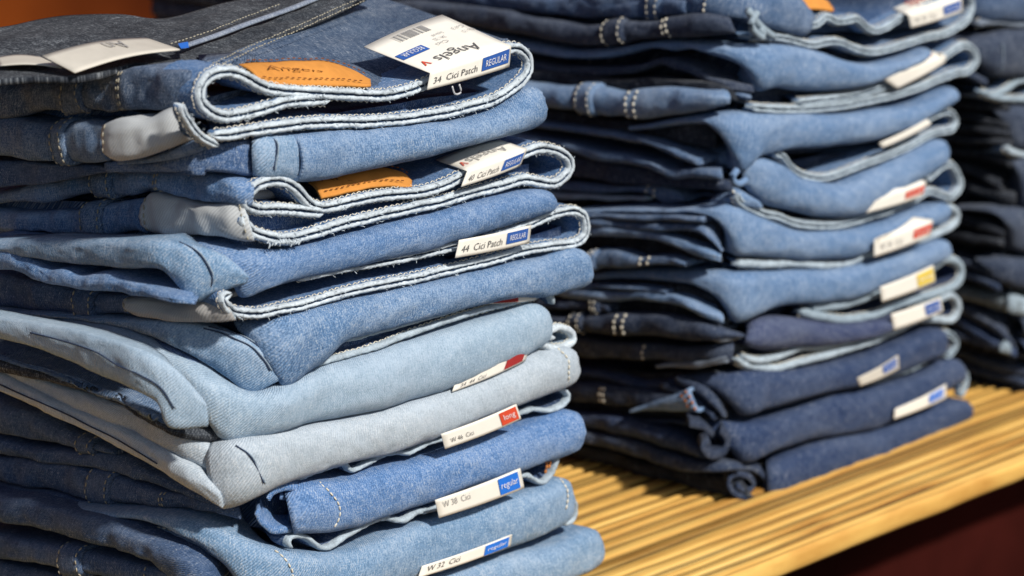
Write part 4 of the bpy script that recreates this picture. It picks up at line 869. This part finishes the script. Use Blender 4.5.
coil(j, .004, [(722, 430), (728, 440), (724, 452), (712, 456), (704, 448), (710, 441)], .005, .02, D_INK, D_INK, Yf=YM)
coil(j, .012, [(690, 424), (705, 428), (716, 438)], .004, .02, D_INK, D_INK, Yf=YM)
RM(j, [(953, 390), (960, 378), (965, 371), (970, 377), (969, 387), (963, 398)], .0030, plies=1, edge=EDGE3, D=.03)
LB(j, -.008, (895, 409), (946, 384), (946, 398), (894, 419), (BLUEB, .62, .92, .25, .9), None, txt=False, mt=PAPER)
filler(j, YM, (742, 422, 458), (958, 362, 392), (540, 402, 444), D_BLACK, rec=.02)
# K10
j = jeans('bottom jeans of the middle stack, dark blue roll lying on the pine shelf', (750, 485), G2, YM, (765, 497))
roll(j, PM(768, 480, .01), [(765, 462), (772, 459), (793, 450), (830, 437), (868, 430), (905, 415), (943, 400), (963, 396)], [(766, 498), (780, 492), (805, 485), (843, 472), (880, 460), (905, 450), (930, 437), (955, 423), (970, 414)], D_IND)
coil(j, .003, [(737, 487), (748, 492), (754, 485), (748, 477), (735, 475), (729, 484), (735, 494), (750, 499), (764, 493), (766, 480), (756, 470), (740, 468)], .0034, .025, D_INK, D_INK, Yf=YM)
sf(j, PM(742, 485, .02), [(540, 430), (560, 434), (600, 446), (650, 461), (700, 471), (738, 474)], [(540, 442), (560, 449), (600, 461), (650, 475), (700, 488), (752, 500)], D_BLACK, .006, .003)
filler(j, YM, (758, 464, 497), (960, 400, 414), (560, 436, 450), D_BLACK, rec=.01)
# =============================================================== FAR STACK and the stacks behind
def generic_stack(X0, X1, Yf, zs, mats, labels, group, depth=.24, rims=True, seed=1, droop=0.0, side='front', lit=None):
    rd = random.Random(seed)
    for k, (z0, h) in enumerate(zs):
        dx = rd.uniform(-.006, .006); m, m2 = mats[k % len(mats)]
        x0, x1 = X0+dx, X1+dx+rd.uniform(-.01, .004)
        j = thing('folded_jeans', labels[k], 'jeans', (x0, Yf, z0), group)
        def wband(name, plane, za, zb, b, mat, u0=0.0, ro=0.003, xr=None):
            """closed roll given in metres: plane F = along the front, L = along the side, C = both round the corner"""
            pts = []
            if plane in 'LC':
                for y in np.linspace(Yf+depth, Yf+.016, 40): pts.append((x0+ro, y, -1, 0))
            if plane == 'C':
                for a in np.linspace(0, math.pi/2, 9)[1:-1]: pts.append((x0+ro+.014-.014*math.cos(a), Yf+ro+.014-.014*math.sin(a), -math.cos(a), -math.sin(a)))
            if plane in 'FC':
                for x in np.linspace(xr or x0+.014, x1, 60): pts.append((x, Yf+ro, 0, -1))
            n = len(pts); s1 = rd.random()*40; G = np.zeros((n, 17, 3)); uu = 0; U = []
            for i, (x, y, nx, ny) in enumerate(pts):
                if i: uu += math.hypot(x-pts[i-1][0], y-pts[i-1][1])
                U.append(uu)
                wz = .0030*nz(x*14, y*14, k, s1); hh = (zb-za)/2*(1+.3*nz(x*26, y*26, 3, s1)); zc = (za+zb)/2+wz+droop*(y-Yf)
                e = 1
                if plane != 'L': e = min(1, .25+(n-1-i)*.12)
                for q in range(17):
                    th = math.pi/2-math.pi*(q-2)/12 if 2 <= q <= 14 else None
                    if th is None:
                        o, v = (-.03 if q in (0, 16) else -.012), (.85 if q < 2 else -.85)
                    else: o, v = b*e*max(0, math.cos(th))**.8, math.sin(th)
                    nn = .0014*nz(x*60, y*60, v*2, s1)
                    G[i, q] = (x+nx*(o+nn), y+ny*(o+nn), zc+hh*v*(.5+.5*e))
            dv = np.concatenate([np.zeros((n, 1)), np.cumsum(np.linalg.norm(np.diff(G, axis=1), axis=2), axis=1)], 1)
            uv = np.stack([np.repeat(np.array(U)[:, None], 17, 1), dv], 2).reshape(-1, 2)+s1
            o = link(name, G.reshape(-1, 3), grid(n, 17), mat, j, uv); md = o.modifiers.new('cloth', 'SOLIDIFY'); md.thickness = .002; md.offset = -1
            return G
        r0, r1 = z0+h*.02, z0+h*.60
        wband('leg_fold', 'C', r0+h*.40, r1, h*.10, m2, ro=.004) if False else None
        wband('leg_fold', 'F', r0, r1, h*.34, m, ro=.004, xr=x0+.004)
        wband('side_fold', 'L', r0+h*.38, r1+h*.02, h*.10, m2); wband('side_fold', 'L', r0+h*.18, r0+h*.36, h*.09, m2, ro=.006); wband('side_fold', 'L', r0-h*.02, r0+h*.16, h*.09, m2)
        G = wband('waistband_side', 'L', z0+h*.62, z0+h*.98, h*.18, m2)
        i = rd.randint(14, 30)
        stitches('stitching', j, [G[i, 3:14]+np.array([-.0006, 0, 0]), G[i+3, 3:14]+np.array([-.0006, 0, 0])], THREAD_T)
        if rims:
            z = z0+h*.66; s1 = rd.random()*9; P = []
            for t in np.linspace(0, 1, 60): P.append((x0+.01+(x1-x0-.02)*t, z+.002*nz(t*6, 1, 2, s1)))
            for a in np.linspace(-math.pi/2, math.pi/2, 12)[1:-1]: P.append((x1-.008+.008*math.cos(a), z+h*.14+h*.14*math.sin(a)))
            for t in np.linspace(1, .1, 50): P.append((x0+.01+(x1-x0-.02)*t, z+h*.28+.002*nz(t*7, 5, 2, s1)))
            P = np.array([(p[0], Yf-.001, p[1]) for p in P]); n = len(P)
            T = np.gradient(P, axis=0); T /= np.linalg.norm(T, axis=1)[:, None]; N = np.stack([-T[:, 2], 0*T[:, 0], T[:, 0]], 1)
            sec = [(-1, .05), (-1, .004), (-.9, .001), (0, 0), (.9, .001), (1, .004), (1, .05)]
            G = np.array([[P[i]+N[i]*a*.0018+np.array([0, b, 0]) for a, b in sec] for i in range(n)])
            uv = np.stack([np.repeat(np.linspace(0, .5, n)[:, None], 7, 1), np.tile(np.array([.05, .004, .001, 0, .001, .004, .05]), (n, 1))], 2).reshape(-1, 2)
            link('waistband', G.reshape(-1, 3), grid(n, 7), [m, EDGE3], j, uv, [(1 if 1 <= q <= 4 else 0) for i in range(n-1) for q in range(6)])
        # inner layers
        V = []; nx, ny = 14, 12
        for kk, zz in ((0, z0+h*.97), (1, z0+h*.03)):
            for i in range(nx):
                for q in range(ny):
                    x = x0+.014+(x1-x0-.026)*i/(nx-1); y = Yf+.014+(depth-.01)*q/(ny-1); V.append((x, y, zz+.002*nz(x*30, y*30, k)+droop*(y-Yf)))
        F = grid(nx, ny, 0, True)+grid(nx, ny, nx*ny); q_ = nx*ny
        for i in range(nx-1):
            a = i*ny; F.append((a, a+ny, q_+a+ny, q_+a)); a += ny-1; F.append((a+ny, a, q_+a, q_+a+ny))
        for q in range(ny-1):
            F.append((q+1, q, q_+q, q_+q+1)); a = (nx-1)*ny+q; F.append((a, a+1, q_+a+1, q_+a))
        link('inner_layers', V, F, D_BLACK, j, [(v[0], v[1]) for v in V])
G3 = 'jeans folded in the far right stack'
def PR(x, y, r=.012): return Plan((x, y), YM, r)
def far(label, cx, cy): return jeans(label, (cx, cy), G3, YM, (cx+6, cy+12))
j = far('topmost dark blue jeans of the far right stack, cut off by the frame', 985, 10)
roll(j, PR(984, 10), [(950, -26), (984, -24), (1030, -30), (1120, -60)], [(950, 18), (990, 22), (1030, 20), (1120, -8)], D_NAVY, 'oo')
RM(j, [(980, 24), (1000, 22), (1030, 24), (1100, 6)], .004, edge=EDGED, mat=D_INK)
filler(j, YM, (988, -20, 24), (1110, -50, 0), (930, -20, 20), D_BLACK)
j = far('jeans with a curved dark hem line, second from the top of the far right stack', 985, 60)
s = roll(j, PR(984, 60), [(948, 30), (970, 32), (984, 34), (1003, 30), (1030, 26), (1120, 0)], [(948, 56), (970, 60), (990, 76), (1010, 78), (1030, 76), (1120, 46)], D_P3, 'oo')
pxstitch(s, j, [[(992, 33), (1001, 44), (1003, 58), (999, 75)]], THREAD_D, r=.0012, gap=.0001, L=.004)
arm(j, PR(980, 80), [(935, 66), (960, 72), (985, 82)], 8, D_INK)
RM(j, [(1040, 78), (1020, 82), (1008, 90), (996, 95), (986, 92)], .0034, edge=EDGE3); RM(j, [(984, 92), (995, 97), (1010, 99), (1040, 98), (1100, 84)], .0038, edge=EDGE3)
filler(j, YM, (990, 34, 96), (1110, 0, 70), (930, 30, 90), D_BLACK)
j = far('black jeans with thin stacked folds, third from the top of the far right stack', 1012, 120)
roll(j, PR(1012, 120), [(995, 104), (1012, 104), (1040, 104), (1120, 80)], [(1000, 112), (1010, 146), (1040, 144), (1120, 118)], D_P3, 'oo')
for pts, h in (([(935, 100), (970, 104), (1008, 106)], 9), ([(935, 112), (970, 116), (995, 122), (1008, 124)], 9), ([(935, 126), (970, 128), (1008, 132)], 9), ([(935, 138), (975, 140), (1010, 143)], 8)): arm(j, PR(1008, 120), pts, h, D_BLACK)
RM(j, [(1009, 146), (1013, 152), (1040, 155), (1100, 140)], .004, edge=EDGE2)
filler(j, YM, (1014, 106, 150), (1110, 80, 130), (930, 100, 146), D_BLACK)
j = far('black jeans with a round bulging fold, fourth from the top of the far right stack', 1014, 180)
roll(j, PR(1016, 180), [(1010, 158), (1018, 157), (1040, 156), (1120, 138)], [(1014, 172), (1018, 204), (1040, 202), (1120, 180)], D_P3, 'oo')
for pts, h in (([(935, 150), (970, 152), (1000, 158), (1014, 166)], 11), ([(935, 164), (965, 168), (985, 176), (1002, 186)], 10), ([(935, 182), (965, 186), (1000, 196), (1014, 198)], 11)): arm(j, PR(1014, 180), pts, h, D_BLACK)
filler(j, YM, (1016, 160, 204), (1110, 140, 180), (930, 150, 200), D_BLACK)
j = far('black jeans with a lit blue front, just above the middle of the far right stack', 1006, 225)
roll(j, PR(1008, 225), [(960, 204), (990, 204), (1004, 206), (1040, 204), (1120, 186)], [(960, 209), (990, 210), (1002, 216), (1009, 246), (1040, 250), (1120, 228)], D_P3, 'oo')
for pts, h in (([(935, 214), (970, 222), (1003, 232)], 10), ([(935, 232), (970, 238), (1003, 242)], 10)): arm(j, PR(1006, 225), pts, h, D_BLACK)
filler(j, YM, (1012, 206, 252), (1110, 190, 230), (930, 204, 250), D_BLACK)
j = far('slate blue jeans in the middle of the far right stack, loose fold tips', 1006, 270)
roll(j, PR(1008, 270), [(980, 254), (1000, 256), (1040, 256), (1120, 238)], [(990, 262), (1004, 284), (1040, 288), (1120, 268)], D_P3, 'oo')
for pts, h in (([(935, 256), (970, 264), (1003, 278)], 9), ([(935, 268), (970, 276), (1000, 288)], 9)): arm(j, PR(1004, 270), pts, h, D_P3 if h == 9 and pts[0][1] == 256 else D_INK)
filler(j, YM, (1010, 258, 290), (1110, 240, 272), (930, 252, 290), D_BLACK)
j = far('jeans with greenish grey waistband, third from the bottom of the far right stack', 1014, 300)
D_GRN = denim('denim greenish grey', (.10, .13, .145), .3, .3, .3)
sf(j, PR(1016, 300), [(935, 278), (970, 286), (1000, 292), (1018, 296)], [(935, 290), (970, 300), (1000, 308), (1016, 312)], D_GRN, .005, name='waistband_side')
sf(j, PR(1016, 300), [(1008, 293), (1014, 294), (1026, 298)], [(1006, 310), (1014, 313), (1026, 315)], EDGE3, .004, .001, name='waistband_side')
roll(j, PR(1018, 320), [(1018, 316), (1040, 318), (1120, 300)], [(1020, 334), (1040, 338), (1120, 318)], D_P3, 'oo')
filler(j, YM, (1018, 298, 330), (1110, 280, 310), (930, 282, 312), D_BLACK)
j = far('dark blue jeans fanned in loose folds, second from the bottom of the far right stack', 1014, 340)
for pts, h, m in (([(935, 300), (970, 312), (1000, 330), (1014, 346)], 10, D_P3), ([(935, 312), (965, 324), (990, 340), (1014, 352)], 9, D_IND), ([(935, 328), (970, 338), (990, 344), (1006, 348)], 9, D_INK)): arm(j, PR(1014, 340), pts, h, m)
sf(j, PR(1010, 350), [(1000, 344), (1005, 343), (1010, 345)], [(1000, 351), (1005, 353), (1010, 354)], EDGE3, .003, .0, name='hem')
roll(j, PR(1018, 345), [(1018, 338), (1040, 340), (1120, 322)], [(1022, 356), (1040, 360), (1120, 342)], D_IND, 'oo')
filler(j, YM, (1020, 330, 360), (1110, 312, 342), (930, 305, 355), D_BLACK)
j = far('black jeans lying on the shelf at the bottom of the far right stack', 1018, 375)
for pts, h in (([(935, 346), (970, 356), (1000, 366), (1030, 372)], 10), ([(935, 358), (970, 368), (1000, 376), (1030, 382)], 9)): arm(j, PR(1028, 375), pts, h, D_INK)
sf(j, PR(1032, 385), [(935, 366), (970, 376), (1000, 383), (1034, 388)], [(935, 374), (970, 384), (1000, 390), (1034, 396)], D_BLACK, .004)
roll(j, PR(1032, 380), [(1030, 362), (1060, 360), (1130, 340)], [(1034, 396), (1060, 388), (1130, 362)], D_IND, 'oo')
filler(j, YM, (1034, 362, 394), (1120, 340, 362), (930, 350, 373), D_BLACK)
generic_stack(1.462, 1.70, 1.385, [(.001+.033*k, .033) for k in range(8)], [(D_NAVY, D_INK), (D_INK, D_BLACK), (D_NAVY, D_INK)],
    ['dark jeans %s in the stack hidden behind the near and middle stacks' % s for s in ('lying lowest', 'second lowest', 'third lowest', 'fourth lowest', 'fifth lowest', 'third from the top', 'second from the top', 'topmost')], 'jeans folded in the stack behind', seed=9, rims=False)
